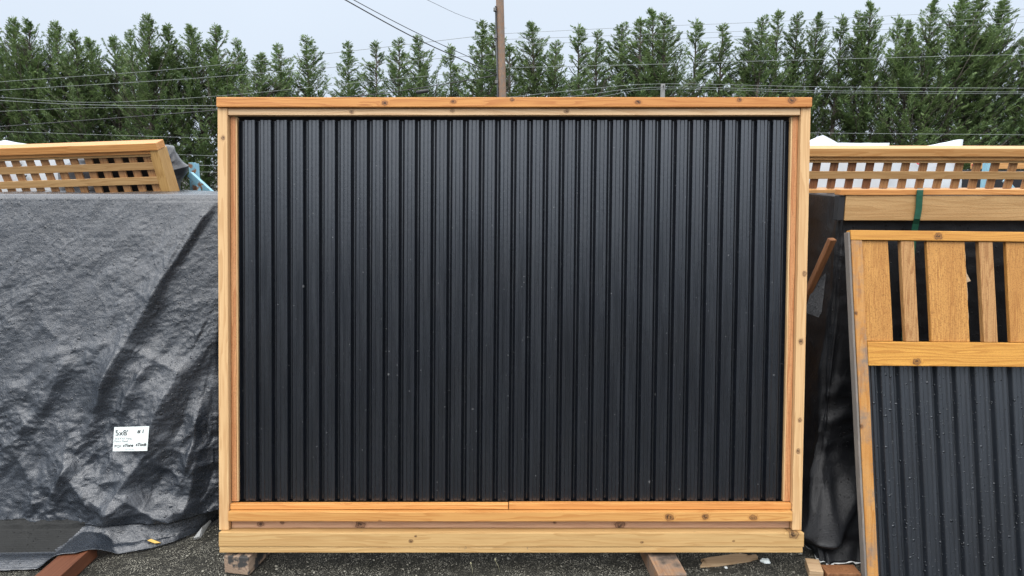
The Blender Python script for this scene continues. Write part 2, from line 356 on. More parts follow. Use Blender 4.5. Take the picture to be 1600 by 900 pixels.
def foliage(name, a, b, brown):
    s = NT(name); c = s.coord(); oi = s.n('ShaderNodeObjectInfo'); n = s.noise(c, 1.1, 3, 0.6); n2 = s.noise(c, 4.2, 4, 0.7)
    col = s.mix(s.mapr(n, 0.36, 0.66), a, b)
    col = s.mix(s.mapr(n2, 0.42, 0.66, 0, 0.8), col, tuple(k * 1.7 for k in b))
    col = s.mix(s.mapr(s.noise(c, 2.3, 3, 0.6), 0.60, 0.72, 0, brown), col, (0.075, 0.055, 0.035))
    v = s.vmath('SCALE', col); s.l(s.mapr(oi.outputs['Random'], 0, 1, 0.85, 1.15), v.inputs['Scale'])
    s.set(Base_Color=v.outputs[0], Roughness=0.55); s.b.inputs['Specular IOR Level'].default_value = 0.3
    tr = s.n('ShaderNodeBsdfTranslucent'); s.l(s.mix(0.5, v.outputs[0], (.11, .17, .05)), tr.inputs[0])
    ms = s.n('ShaderNodeMixShader'); ms.inputs[0].default_value = .34; s.l(s.b.outputs[0], ms.inputs[1]); s.l(tr.outputs[0], ms.inputs[2]); s.l(ms.outputs[0], s.o.inputs[0])
    return s.m
M['leaf'] = foliage('conifer_needles', (0.058, 0.108, 0.052), (0.160, 0.218, 0.085), 0.42)
def asphalt():
    s = NT('wet_asphalt'); c = s.coord()
    v = s.n('ShaderNodeTexVoronoi'); s.l(c, v.inputs['Vector']); v.inputs['Scale'].default_value = 200
    v2 = s.n('ShaderNodeTexVoronoi'); s.l(c, v2.inputs['Vector']); v2.inputs['Scale'].default_value = 420
    big = s.noise(c, 1.7, 5, 0.6); mid = s.noise(c, 14, 4, 0.6)
    sep = s.n('ShaderNodeSeparateColor'); s.l(v.outputs['Color'], sep.inputs[0])
    sep2 = s.n('ShaderNodeSeparateColor'); s.l(v2.outputs['Color'], sep2.inputs[0])
    col = s.mix(s.mapr(big, 0.35, 0.68), (0.019, 0.0185, 0.015), (0.036, 0.034, 0.027))
    col = s.mix(s.mapr(sep2.outputs[0], 0.0, 1.0, 0.0, 0.6), col, (0.016, 0.016, 0.015))
    col = s.mix(s.mapr(sep.outputs[0], 0.72, 1.0, 0.0, 0.45), col, (0.21, 0.20, 0.155))
    col = s.mix(s.math('MULTIPLY', s.math('GREATER_THAN', sep2.outputs[1], 0.90), s.mapr(mid, 0.40, 0.55)), col, (0.42, 0.40, 0.33))
    s.set(Base_Color=col, Roughness=s.mapr(mid, 0.35, 0.65, 0.48, 0.72))
    h = s.math('ADD', s.math('MULTIPLY', s.math('SUBTRACT', 1.0, v.outputs['Distance']), 0.6), s.math('MULTIPLY', s.math('SUBTRACT', 1.0, v2.outputs['Distance']), 0.4))
    h = s.math('ADD', h, s.math('MULTIPLY', mid, 0.8))
    s.b.inputs['Specular IOR Level'].default_value = 0.22; s.bump(h, 0.9, 0.008); return s.m
M['asphalt'] = asphalt()

# ------------------------------------------------------------------ ground
bm = bmesh.new()
def strip(vals): return vals
xs = [-400, -60, -12] + [-4 + 0.25 * i for i in range(33)] + [12, 60, 400]
ys = [-400, -60, -10] + [0.25 * i for i in range(25)] + [12, 40, 90, 400]
gv = [[bm.verts.new((x, y, 0.006 * (noise.noise(Vector((x * .9, y * .9, 0))) - 0.1) if abs(x) < 5 and 0 < y < 7 else 0.0)) for x in xs] for y in ys]
for j in range(len(ys) - 1):
    for i in range(len(xs) - 1): bm.faces.new((gv[j][i], gv[j][i + 1], gv[j + 1][i + 1], gv[j + 1][i]))
tag(bm_obj('ground', bm, M['asphalt'], smooth=True), kind='structure')

# ------------------------------------------------------------------ main corrugated fence panel
LEAN = R_(7.7); SH = 0.0086
O = Vector((0, 2.7773, 0.0899))
panel = empty('corrugated_fence_panel', O, (-LEAN, 0, 0))
tag(panel, 'large fence panel of black corrugated metal in a pale cedar frame on timber blocks', 'fence panel', 'metal and wood fence panels')
def sh(co): return Vector((co.x + SH * (co.z - 1.66), co.y, co.z))
def pb(name, x0, x1, y0, y1, z0, z1, mat, **kw): return board(name, x0, x1, y0, y1, z0, z1, M[mat], panel, f=sh, **kw)
pb('cap_rail', -1.2115, 1.2265, -.036, .052, 1.843, 1.883, 'cap')
pb('stile', -1.213, -1.172, -.022, .064, 0.0865, 1.8415, 'stile')
pb('stile', 1.187, 1.227, -.022, .064, 0.0865, 1.8415, 'stile')
pb('trim_strip', -1.1705, 1.1855, -.019, .012, 1.813, 1.8405, 'trim')
pb('trim_strip', -1.1705, -1.149, .002, .030, .1995, 1.811, 'inner')
pb('edge_strip', -1.1485, -1.1425, .0045, .030, .1995, 1.811, 'stile', bev=.001)
pb('trim_strip', 1.1635, 1.1855, .002, .030, .1995, 1.811, 'inner')
pb('edge_strip', 1.157, 1.163, .0045, .030, .1995, 1.811, 'stile', bev=.001)
pb('ledge_strip', -1.17, -.003, -.014, .013, .1705, .1945, 'ledge', seg=5)
pb('ledge_strip', .0, 1.185, -.014, .013, .1705, .1975, 'ledge', seg=5)
pb('bottom_rail', -1.170, 1.182, -.036, .02, .128, .1685, 'rail')
pb('recessed_board', -1.17, 1.185, .002, .03, .0865, .1265, 'recess', seg=5)
pb('base_board', -1.205, 1.2275, -.047, .062, .0245, .0845, 'base')
pb('base_runner', -1.203, 1.224, -.045, .06, 0.0, .0228, 'base')
pb('backing_board', -1.169, 1.184, .066, .074, .0865, 1.84, 'dark', seg=0)

def corrugated(name, x0, x1, z0, z1, y0, mat, parent, pitch=0.0668, depth=0.0225, phase=0.0, f=None, nz=10, thick=0.0012, wob=0.0012, lap=None):
    """roofing sheet: flat ribs with a shallow pan, rounded bends, sloped webs and narrow valleys"""
    P = pitch
    def sst(a, b, t): t = max(0, min(1, (t - a) / (b - a))); return t * t * t * (t * (t * 6 - 15) + 10)
    def height(u):                                 # 0 = rib crown, 1 = bottom of the valley
        u = (u + .31) % 1.0
        valley = sst(.575, .80, u) * (1 - sst(.825, 1.02, u)) if u > .5 else 0
        pan = sst(.150, .225, u) * (1 - sst(.405, .475, u))
        return depth * valley + .0046 * pan
    NP = 56; pts = [Vector((k * P / NP, height(k / NP - .31))) for k in range(NP)]
    xs = []; n = int((x1 - x0) / P) + 2
    for k in range(-1, n):
        for p in pts:
            x = x0 + phase + k * P + p.x
            if x0 <= x <= x1: xs.append((x, p.y))
    v = []; fc = []; m = len(xs)
    for j in range(nz + 1):
        z = z0 + (z1 - z0) * j / nz
        for (x, y) in xs:
            w_ = noise.noise(Vector((x * 3, z * 1.6, 2.2))) * wob
            d = Vector((x, y0 + y + w_ * 1.6, z)); v.append(f(d) if f else d)
    for j in range(nz):
        for i in range(m - 1): fc.append((j * m + i, j * m + i + 1, (j + 1) * m + i + 1, (j + 1) * m + i))
    n0 = len(v); off = Vector((0, thick, 0)); v += [p + off for p in v]; fc += [tuple(n0 + i for i in q[::-1]) for q in fc]
    rims = [list(range(m)), list(range(nz * m, nz * m + m)), [j * m for j in range(nz + 1)], [j * m + m - 1 for j in range(nz + 1)]]
    for rim in rims:
        k = len(v); v += [v[i] for i in rim] + [v[n0 + i] for i in rim]; L = len(rim)
        fc += [(k + i, k + i + 1, k + L + i + 1, k + L + i) for i in range(L - 1)]
    return pyobj(name, v, fc, mat, parent, True)
corrugated('corrugated_sheet', -1.141, 1.155, .1985, 1.800, .0155, M['metal'], panel, phase=0.026, f=sh, nz=24)

# timbers under it
bl = board('timber_block', -.055, .055, 0, .34, 0, .078, M['block'], seg=4)
bl.location = (-1.147, 2.725, 0.004); bl.rotation_euler = (0, 0, R_(-10))
tag(bl, 'short stained grey timber block under the left end of the big panel', 'timber block', 'timber supports on the asphalt')
sk = board('timber_skid', -.058, .058, 0, .75, 0, .074, M['skid'], seg=6)
sk.location = (.640, 2.60, 0.004); sk.rotation_euler = (0, 0, R_(4))
tag(sk, 'worn brown timber skid sticking out under the right half of the big panel', 'timber skid', 'timber supports on the asphalt')
hs = bmesh.new()  # hidden block, added to stop light leaking in under the panel from behind
add_box(hs, -1.22, 1.02, 3.72, 4.30, .0, 1.22, .02, None, 12, .012, 3.3)
tag(bm_obj('added_light_block', hs, M['tarpblack']), 'low dark block added behind the big panel to keep light from leaking through', 'stack')
br = board('timber_brace', -.011, .011, -.017, .017, 0, 1.50, M['brace'], seg=4)
A, B = Vector((1.372, 3.02, 1.395)), Vector((1.13, 3.60, 0.01))
br.location = B; br.rotation_mode = 'QUATERNION'; br.rotation_quaternion = (A - B).to_track_quat('Z', 'X')
tag(br, 'dark brown slanting wooden brace poking out behind the right edge of the big panel', 'brace')

# unseen low building, added behind the camera so the metal sheets reflect it
M['added_shed'] = plain('added_shed_cladding', (0.055, 0.058, 0.062), .6)
added_shed = empty('added_reflection_shed', (-.3, -9.5, 0)); tag(added_shed, 'long low dark building added unseen behind the photographer for the metal to reflect', 'added_shed')
bm = bmesh.new(); add_box(bm, -7.5, 7.5, -5, 0, 0, 3.5, .02); bm_obj('wall', bm, M['added_shed'], added_shed)
bm = bmesh.new(); add_box(bm, -7.8, 7.8, -5.3, .3, 3.51, 3.66, .02); bm_obj('roof', bm, M['added_shed'], added_shed)
for k in (-4.5, 0, 4.5):
    bm = bmesh.new(); add_box(bm, k - 1.3, k + 1.3, .005, .05, 0, 2.7, .01); bm_obj('door', bm, M['polegrey'], added_shed)

# ------------------------------------------------------------------ grey tarp over the stack on the left
def seg_d(p, a, b):
    ab = b - a; L = ab.length; t = (p - a).dot(ab) / (L * L); q = a + ab * max(0, min(1, t)); d = p - q
    side = ab.x * (p.y - a.y) - ab.y * (p.x - a.x)
    return (d.length if side > 0 else -d.length), t
FOLDS = [   # polyline in picture units of the cloth, height, soft width on the lit side, steep width on the shaded side
    ([(342, 312), (318, 345), (285, 398), (262, 432), (240, 475)], .030, 34, 7), ([(262, 430), (238, 478), (205, 535), (176, 590), (160, 650)], .044, 46, 15),
    ([(118, 548), (92, 600), (70, 650)], .028, 30, 13),
    ([(195, 545), (165, 620), (140, 680)], .026, 22, 11),
    ([(240, 560), (205, 620), (195, 655)], .030, 24, 13),
    ([(300, 560), (255, 640), (238, 705), (200, 760), (176, 803)], .066, 40, 24),
    ([(128, 712), (88, 778)], .046, 28, 15), ([(118, 742), (140, 765), (165, 795)], .045, 26, 20), ([(176, 803), (212, 776), (240, 796), (300, 818)], .040, 20, 16), ([(330, 690), (300, 800), (262, 815)], .035, 24, 15), ([(60, 640), (28, 690), (0, 705)], .022, 26, 12),
    ([(150, 770), (200, 800), (260, 790), (330, 800)], .030, 20, 16), ([(215, 790), (170, 812), (118, 826)], .03, 18, 14),
    ([(330, 620), (312, 700), (300, 740)], .03, 22, 14), ([(122, 640), (112, 700), (118, 760)], .018, 16, 10),
    ([(20, 690), (58, 760), (60, 800)], .016, 18, 12), ([(188, 533), (120, 545), (60, 560)], .008, 8, 8),
    ([(188, 533), (240, 560), (300, 585)], .010, 8, 8), ([(0, 610), (50, 600), (95, 560)], .012, 20, 12)]
FOLDS = [([Vector(p) for p in pl], a, w1, w2) for pl, a, w1, w2 in FOLDS]
def tarp_disp(px, py):
    p = Vector((px, py)); D = 0.0
    for pl, a, w1, w2 in FOLDS:
        best = None
        for i in range(len(pl) - 1):
            d, t = seg_d(p, pl[i], pl[i + 1])
            if best is None or abs(d) < abs(best[0]): best = (d, (i + max(0, min(1, t))) / (len(pl) - 1))
        d, t = best; fade = min(1, 4 * t + .25) * min(1, 4 * (1 - t) + .15)
        D += a * fade * (math.exp(-abs(d) / w1) if d > 0 else .75 * math.exp(-(d / w2) ** 2) + .25 * math.exp(-abs(d) / (w2 * .5)))
    low = max(0.0, min(1.0, (py - 330) / 420)); q = Vector((px, py, 0))
    # creases run from upper right to lower left
    c, s = math.cos(R_(-52)), math.sin(R_(-52)); u = px * c - py * s; v = px * s + py * c
    u, v = px * .62 - py * .79, px * .79 + py * .62
    wr = noise.noise(q * .012) * 40
    rd = 1 - abs(noise.noise(Vector(((v + wr) * .020, (u + wr) * .006, 3.0)))) * 2
    rd2 = 1 - abs(noise.noise(Vector(((px + wr) * .035, (py - wr) * .040, 8.0)))) * 2
    warp = Vector((noise.noise(q * .02) * 12, noise.noise(q * .02 + Vector((5, 2, 9))) * 12, 0))
    f1 = noise.voronoi(Vector(((v + warp.x) * .030, (u + warp.y) * .013, 2.0)))[0]          # facets between sharp creases
    f2 = noise.voronoi(Vector(((px + wr * .4) * .050, (py - wr * .4) * .060, 7.0)))[0]
    gate = max(0, min(1, .5 + 1.6 * noise.noise(q * .011 + Vector((3, 3, 3)))))
    D += (f1[1] - f1[0]) * (.002 + .020 * low) * (.35 + .65 * gate)
    D += (f2[1] - f2[0]) * (.0012 + .009 * low * low) * (.3 + .7 * gate)
    D += rd * (.003 + .010 * low)
    D += noise.noise(Vector((v * .05, u * .022, 5))) * (.003 + .003 * low)
    D += noise.noise(Vector((px * .09 + py * .05, py * .19, 9))) * (.0010 + .0010 * low)
    ln = 1 - abs(noise.noise(Vector((px * .05 + py * .075, py * .055 - px * .012, 21)))) * 9; D += max(0, ln) * (.0016 + .0030 * low) * gate
    D += noise.noise(Vector((px * .24, py * .34, 4))) * .0007
    if px < 150 and py > 826: D *= max(.12, min(1, (px - 110) / 40))
    if low > .7:
        k = (low - .7) / .3 * max(0, min(1, (px - 60) / 120))
        D += k * .018 * (1 - abs(noise.noise(Vector((px * .016 + py * .012, py * .022 - px * .009, 1.5)))) * 2.2)
    return D
def hem_y(x):           # where the hem lies on the ground, world y for a world x
    pts = [(-3.6, 2.70), (-2.15, 2.742), (-1.95, 2.752), (-1.84, 2.765), (-1.74, 2.86), (-1.6, 2.92), (-1.52, 2.975), (-1.44, 3.06), (-1.36, 3.22), (-1.30, 3.3)]
    for (a, b), (c, d) in zip(pts, pts[1:]):
        if x <= c: t = (x - a) / (c - a); return b + (d - b) * max(0, t)
    return pts[-1][1]
def left_tarp():
    XR = -1.335; ZT = 1.555; nv = 330
    us = [-3.3 + (XR + 3.3) * (i / 60) ** .8 for i in range(0)]
    us = [-3.3 + 0.02 * i for i in range(35)]; x = us[-1] + .0055
    while x < XR: us.append(x); x += .0055
    us.append(XR)
    rows = []
    # height profile: back of the top, top edge (rounded), face, flare, hem
    for j in range(nv + 1):
        row = []; t = j / nv
        for x in us:
            if t < .10:                       # the top, going back
                k = 1 - t / .10; y = 3.33 + .85 * k; z = ZT + .006 * math.sin(x * 9) * k - .012 * k; nrm = Vector((0, 0, 1)); on = .15
            elif t < .14:                     # rounded front edge
                k = (t - .10) / .04; r = .03; a = k * math.pi / 2
                y = 3.33 - r * math.sin(a); z = ZT - r + r * math.cos(a); nrm = Vector((0, -math.sin(a), math.cos(a))); on = .15 + .45 * k
            else:
                k = (t - .14) / .86; z0 = ZT - .03; hy = hem_y(x)
                yb = 3.01                     # foot of the stack face
                flat = .12
                if k < 1 - flat:
                    q = k / (1 - flat); zb = .085; z = z0 + (zb - z0) * q; y = 3.30 + (yb - 3.30) * q
                    if x > -1.75:             # right corner is pulled in and up
                        y += (.12 * ((x + 1.75) / .42) ** 2) * q ** 2
                    nrm = Vector((0, -1, .17)).normalized(); on = 1
                else:
                    q = (k - (1 - flat)) / flat; y1 = yb + (.12 * (max(0, x + 1.75) / .42) ** 2)
                    y = y1 + (hy - y1) * q; z = .085 * (1 - q) ** 1.6 + .008
                    nrm = Vector((0, -.5, .85)).normalized(); on = .85 * (1 - q) + .15
            P = Vector((x, y, z)); px, py = pix(P)
            D = tarp_disp(px, py) * on * min(1, .4 + (t - .12) * 6 if t > .12 else .4)
            P += nrm * D
            if t > .962:
                hb = math.sin(math.pi * (t - .962) / .038); P.z += hb * (.020 + .010 * noise.noise(Vector((x * 5, 0, 0)))) * (1 if x < -1.9 else .45)
            P.z = max(P.z, .076 * math.exp(-((x + 1.858) / .11) ** 4) * .8 + .016 * math.exp(-((x + 1.858) / .2) ** 2))
            if x > -1.62 and t > .14: P.x -= .05 * min(1, (k * 2.2)) * ((x + 1.62) / .285) ** 2
            if P.z < .012: P.z = .012 + .004 * noise.noise(P * 20)
            row.append(P)
        # the right end turns back along the side of the stack
        last = row[-1]
        for i in range(1, 26):
            k = i / 25; a = min(1, k * 5) * math.pi / 2; r = .035
            dx = r * math.sin(a); dy = r * (1 - math.cos(a)) + max(0, k - .2) * .8
            w_ = .018 * noise.noise(Vector((k * 6, last.z * 4, 7)))
            yy = last.y + dy
            if t < .14: yy = min(max(last.y, last.y + dy), 4.2)
            row.append(Vector((last.x + dx + w_, yy, last.z - (.03 if t < .1 else 0) * min(1, k * 5))))
        rows.append(row)
    m = len(rows[0]); v = [p for r in rows for p in r]; f = []
    for j in range(nv):
        for i in range(m - 1): f.append((j * m + i, (j + 1) * m + i, (j + 1) * m + i + 1, j * m + i + 1))
    o = pyobj('tarpaulin', v, f, M['tarp'], None, True)
    o.data.materials.append(M['tarpsmooth'])
    jf = int(nv * (.14 + .86 * .88)) + 1; jh = int(nv * .958)
    for pl in o.data.polygons:
        j, i = divmod(pl.index, m - 1)
        if jf <= j < jh:
            px, py = pix(rows[j][i])
            if px < 128 - (py - 823) * 1.1 + 8 * noise.noise(Vector((py * .08, 0, 0))): pl.material_index = 1
    md = o.modifiers.new('thickness', 'SOLIDIFY'); md.thickness = .0015; md.offset = -1
    return o, rows
lt, lt_rows = left_tarp()
tag(lt, 'wrinkled wet dark grey tarpaulin with a white card, draped over a panel stack', 'tarpaulin', 'tarpaulins over the stacks')
# the pale lining that shows where the corner turns up
q = [at_ground(302, 841, .02), at_ground(312, 838, .02), at_ground(329, 812, .045), at_ground(316, 823, .06)]
qb = [p + Vector((0, .008, -.012)) for p in q]
pyobj('turned_lining', q + qb, [(0, 1, 2, 3), (7, 6, 5, 4), (0, 4, 5, 1), (1, 5, 6, 2), (2, 6, 7, 3), (3, 7, 4, 0)], M['tarpin'], lt)['label'] = 'pale lining at the turned up corner'

def tarp_hit(px, py):
    """the tarp point nearest that line of sight, with the point cloud's own depth"""
    best = None
    for r in lt_rows:
        for p in r[::2]:
            if p.z > 1.5: continue
            a, b = pix(p); d = (a - px) ** 2 + (b - py) ** 2
            if best is None or d < best[0]: best = (d, p)
    return best[1]
# paper card pinned on the tarp
ct = min((tarp_hit(*c).y for c in ((180, 668), (230, 668), (204, 686), (178, 704), (228, 704), (192, 676), (216, 696)))) - .006
cb = min((tarp_hit(*c).y for c in ((178, 704), (228, 704), (204, 704)))) - .006
P00, P10, P11, P01 = at_depth(176, 705, ct - .004), at_depth(230, 704.5, ct - .004), at_depth(233, 666, ct + .003), at_depth(178.5, 667.5, ct + .003)
card = empty('price_card', (0, 0, 0)); tag(card, 'small white card with handwritten lettering fixed low on the grey tarpaulin', 'card')
n = 6; vv = []; ff = []
for lay in (0, 1):
    for j in range(n + 1):
        for i in range(n + 1):
            a, b = i / n, j / n; p = (P00 * (1 - a) + P10 * a) * (1 - b) + (P01 * (1 - a) + P11 * a) * b
            vv.append(p + Vector((0, lay * .0016 - .0008 * math.sin(a * 3.1), 0)))
for lay in (0, 1):
    k = lay * (n + 1) ** 2
    for j in range(n):
        for i in range(n):
            q = (k + j * (n + 1) + i, k + j * (n + 1) + i + 1, k + (j + 1) * (n + 1) + i + 1, k + (j + 1) * (n + 1) + i); ff.append(q if lay == 0 else q[::-1])
pyobj('card_sheet', vv, ff, M['paper'], card, True)
cx, cy = (P10 - P00), (P01 - P00); W_, H_ = cx.length, cy.length
cz = cx.cross(cy).normalized()
def cpt(a, b): return P00 + cx * a + cy * b + cz * .0022
def ct_(s, size, a, b, mat, **kw): text('lettering', s, size * H_, M[mat], card, cpt(a, b), cx, cy, **kw)
ct_("5x8'", .32, .05, .66, 'ink'); ct_('# 1', .20, .68, .76, 'ink', shear=.25, bold=.0004)
ct_("2x2 6\"x3' hang", .115, .04, .50, 'inkgrey'); ct_('Fence Panel', .115, .04, .385, 'inkgrey'); ct_('PO', .16, .05, .16, 'ink'); ct_('=', .14, .20, .17, 'ink')
ct_('sTore', .17, .29, .19, 'ink', shear=.3, bold=.0006); ct_('sTock', .17, .66, .22, 'ink', shear=.3, bold=.0006); ct_('open every day', .06, .36, .06, 'inkgrey')
# yellow wood sliver on the hem
yp = [tarp_hit(*c) + Vector((0, -.012, .012)) for c in ((231, 845), (238, 843), (252, 849), (243, 850), (236, 848))]
ctr = sum(yp, Vector()) / 5
vv = yp + [p + Vector((0, .006, -.006)) for p in yp]
tag(pyobj('wood_sliver', vv, [(0, 1, 2, 3, 4), (9, 8, 7, 6, 5)] + [(i, i + 5, (i + 1) % 5 + 5, (i + 1) % 5) for i in range(5)], plain('yellow_sliver', (.62, .40, .10), .6)),
    'tiny yellow sliver of wood lying on the grey tarpaulin hem', 'wood sliver')
bm_ = board('timber_beam', -.052, .052, 0, .56, 0, .062, M['beam'], seg=5)
p = at_ground(74, 900, .066); bm_.location = (p.x, 2.30, .004)
tag(bm_, 'wet red brown timber beam sticking out from under the grey tarpaulin hem', 'timber beam', 'timber supports on the asphalt')

# ------------------------------------------------------------------ lattice topped fence panels behind the stacks
def lattice_panel(name, loc, yaw, lean, roll, shear, x0, x1, pitch, slat, off, rows, first, capmat, length_to_ground, label, right_end, dark_from=None, bottom=None, openings=None):
    root = empty(name, loc, (-lean, -roll, yaw)); tag(root, label, 'fence panel', 'lattice topped fence panels')
    f = lambda c: Vector((c.x + shear * c.z, c.y, c.z))
    def b(nm, *a, mat, **kw): return board(nm, *a, M[mat], root, f=f, **kw)
    b('cap_rail', x0 - .015, x1 + .0 + (.004 if right_end else 0), -.0, .092, -.040, 0, mat=capmat)
    b('top_rail', x0, x1 - .042 if right_end else x1, .012, .06, -.060, -.0415, mat=capmat, bev=.002)
    b('top_rail', x0, x1 - .044 if right_end else x1, .020, .06, -.0745, -.0615, mat='latx', bev=.002)
    L = length_to_ground
    if right_end:
        b('stile', x1 - .044, x1, .006, .112, -L, -.0415, mat='tanstile'); b('trim_strip', x1 - .056, x1 - .042, .018, .07, -L, -.0765, mat='tanstile', bev=.002)
    else: b('stile', x0, x0 + .040, .006, .088, -L, -.0415, mat='tanstile')
    bmx = bmesh.new(); z = first
    for k in range(rows):
        add_box(bmx, x0 + .005, (x1 - .057 if right_end else x1 - .002), .024, .034, z - slat, z, .0015, f, 10, .0012, k * 7.3 + x0)
        z -= pitch
    bm_obj('lattice_slats', bmx, M['latx'], root)
    zb = first - rows * pitch
    bmv = bmesh.new(); bmd = bmesh.new(); x = x1 - off; i = 0
    while x - slat > x0:
        tgt = bmd if (dark_from and x < dark_from) else bmv  # uprights towards the left end use the darker wood
        add_box(tgt, x - slat, x, .0355, .0475, zb, -.076, .0015, f, 0); x -= pitch; i += 1
    bm_obj('lattice_uprights', bmv, M['latz'], root)
    if len(bmd.verts): bm_obj('lattice_uprights', bmd, M['latz2'], root)['label'] = 'darker uprights'
    else: bmd.free()
    b('bottom_rail', x0 + .005, (x1 - .058 if right_end else x1 - .002), .008, .07, zb - .06, zb - .002, mat=capmat)
    bmx = bmesh.new(); x = x0 + .05
    while x + .14 < x1 - .05: add_box(bmx, x, x + .138, .04, .058, -L, zb - .0625, .002, f, 0); x += .141
    bm_obj('infill_boards', bmx, M['goldz'], root)
    if right_end: b('added_black_sheet', x1 - .46, x1 - .06, .118, .122, -L, -.05, mat='dark', seg=0, bev=0)  # black sheet added so the view through the lattice gaps turns dark
    return root
M['tanstile'] = wood('tan_stile', (0.50, 0.305, 0.11), (0.30, 0.155, 0.045), 'z', auto=False)
lattice_panel('lattice_fence_panel', (-1.886, 3.825, 1.805), R_(-.3), R_(-15), R_(1.9), -.06, -2.35, .0, .0800, .040, .066, 4, -.108, 'latcap', 1.80,
              'lattice topped cedar fence panel leaning behind the grey tarpaulin on the left', True)
lattice_panel('lattice_fence_panel', (1.467, 3.565, 1.77), R_(-1.1), R_(-11), R_(-.1), .02, -.35, 2.05, .0885, .0385, .020, 1, -.118, 'latcapr', 1.77,
              'lattice topped cedar fence panel standing behind the black tarpaulin on the right', False, dark_from=.38)

# white wrapped lumber packs, racks and a rolled tarp behind them
def pack(name, x0, x1, y0, y1, z0, z1, label, peak=None, slope=0.0, sag=.012, res=.05):
    """a stack of lumber in white plastic: boxy with slack, wrinkled film and folded corners"""
    v = []; f = []; nx, nz, ny = 30, 16, 10
    bmq = bmesh.new(); bmesh.ops.create_cube(bmq, size=1); bmesh.ops.subdivide_edges(bmq, edges=bmq.edges, cuts=22, use_grid_fill=True)
    for q in bmq.verts:
        c = q.co.copy(); e = [min(1, (0.5 - abs(a)) * 8) for a in c]
        P = Vector((x0 + (c.x + .5) * (x1 - x0), y0 + (c.y + .5) * (y1 - y0), z0 + (c.z + .5) * (z1 - z0)))
        if slope: P.x += slope * (P.z - z0) * (c.x + .5)
        k = noise.noise_vector(P * 3.1) * sag + noise.noise_vector(P * 9 + Vector((3, 1, 4))) * sag * .5
        k += Vector((0, 1, 0)) * (1 - abs(noise.noise(Vector((P.x * 2 + P.z * 5, P.z * 3 - P.x * 2, 1)))) * 2) * sag * 1.2
        P += k
        if peak and c.z > .49:
            for (pk, h, wd) in peak:
                P.z += h * max(0, 1 - abs(P.x - pk) / wd) * max(0, 1 - (P.y - y0) / .5)
        q.co = P
    o = bm_obj(name, bmq, M['wrap'], None, True); tag(o, label, 'lumber pack', 'white wrapped lumber packs'); return o
Y1 = 4.75
pxL = at_depth(1240, 226, Y1); p1 = at_depth(1392, 226, Y1); p2 = at_depth(1526, 229, Y1 + .25)
pkA = at_depth(1287, 215, Y1).x
packA = pack('lumber_pack', pxL.x - .5, p1.x, Y1, Y1 + 1.2, .12, at_depth(1340, 224.5, Y1).z, 'white plastic wrapped lumber pack behind the right lattice, one film corner sticking up', [(pkA, .055, .10)])
packB = pack('lumber_pack', p1.x + .03, p2.x - .02, Y1 + .25, Y1 + 1.5, .12, at_depth(1450, 228, Y1 + .25).z, 'white wrapped lumber pack with red marks behind the right lattice', [(at_depth(1503, 220, Y1 + .25).x, .05, .10)], slope=-.04)
Yp = Y1 + .25 - .022
def smear(px, py, wpx, hpx, mat, parent, Y, bend=.3):
    c = at_depth(px, py, Y); s = Y / FPX; v = []; n = 8
    for i in range(n + 1):
        t = i / n * 2 - 1; z = bend * hpx * s * t * t * 2; h = hpx * s * .5 * (1 - .7 * t * t)
        v += [c + Vector((t * wpx * s / 2, 0, z - h)), c + Vector((t * wpx * s / 2, 0, z + h))]
    m = len(v); v += [p + Vector((0, .01, 0)) for p in v]
    f = [(2 * i, 2 * i + 2, 2 * i + 3, 2 * i + 1) for i in range(n)] + [(m + 2 * i + 1, m + 2 * i + 3, m + 2 * i + 2, m + 2 * i) for i in range(n)]
    pyobj('print_mark', v, f, M[mat], parent)
smear(1438, 256.5, 11, 2.0, 'inkred', packB, Yp, .5); smear(1468, 259, 7, 1.6, 'inkred', packB, Yp, .6)
smear(1498, 255, 10, 3.0, 'inkred', packB, Yp, .8); smear(1521, 259, 3, 4, 'inkred', packB, Yp)
text('lettering', 'C.', .036, M['ink'], packB, at_depth(1518, 269, Yp), (1, 0, 0), (0, 0, 1), bold=.0006)
for r in range(2): smear(1497, 264.5 + r * 2.4, 11 - r * 3, 1.0, 'inkgrey', packB, Yp, 0)
YL = 4.55
pA = at_depth(-60, 222, YL); pB = at_depth(118, 300, YL)
packL = pack('lumber_pack', pA.x - .6, pB.x, YL, YL + 1.2, .12, at_depth(20, 228, YL).z, 'white wrapped lumber pack with black and red print behind the left lattice', [(at_depth(5, 220, YL).x, .035, .14)], slope=.02)
for (a, b, w_, h_, mt) in ((24, 253, 12, 4, 'ink'), (27, 259, 12, 2, 'ink'), (11, 279, 10, 2.5, 'inkred'), (35, 277, 12, 4, 'ink'), (36, 283, 9, 2, 'ink'), (4, 254, 5, 2, 'ink'), (46, 300, 8, 2, 'inkred'), (14, 283, 5, 2, 'inkred'), (68, 299, 8, 2, 'ink')):
    smear(a, b, w_, h_, mt, packL, YL - .024, .4)

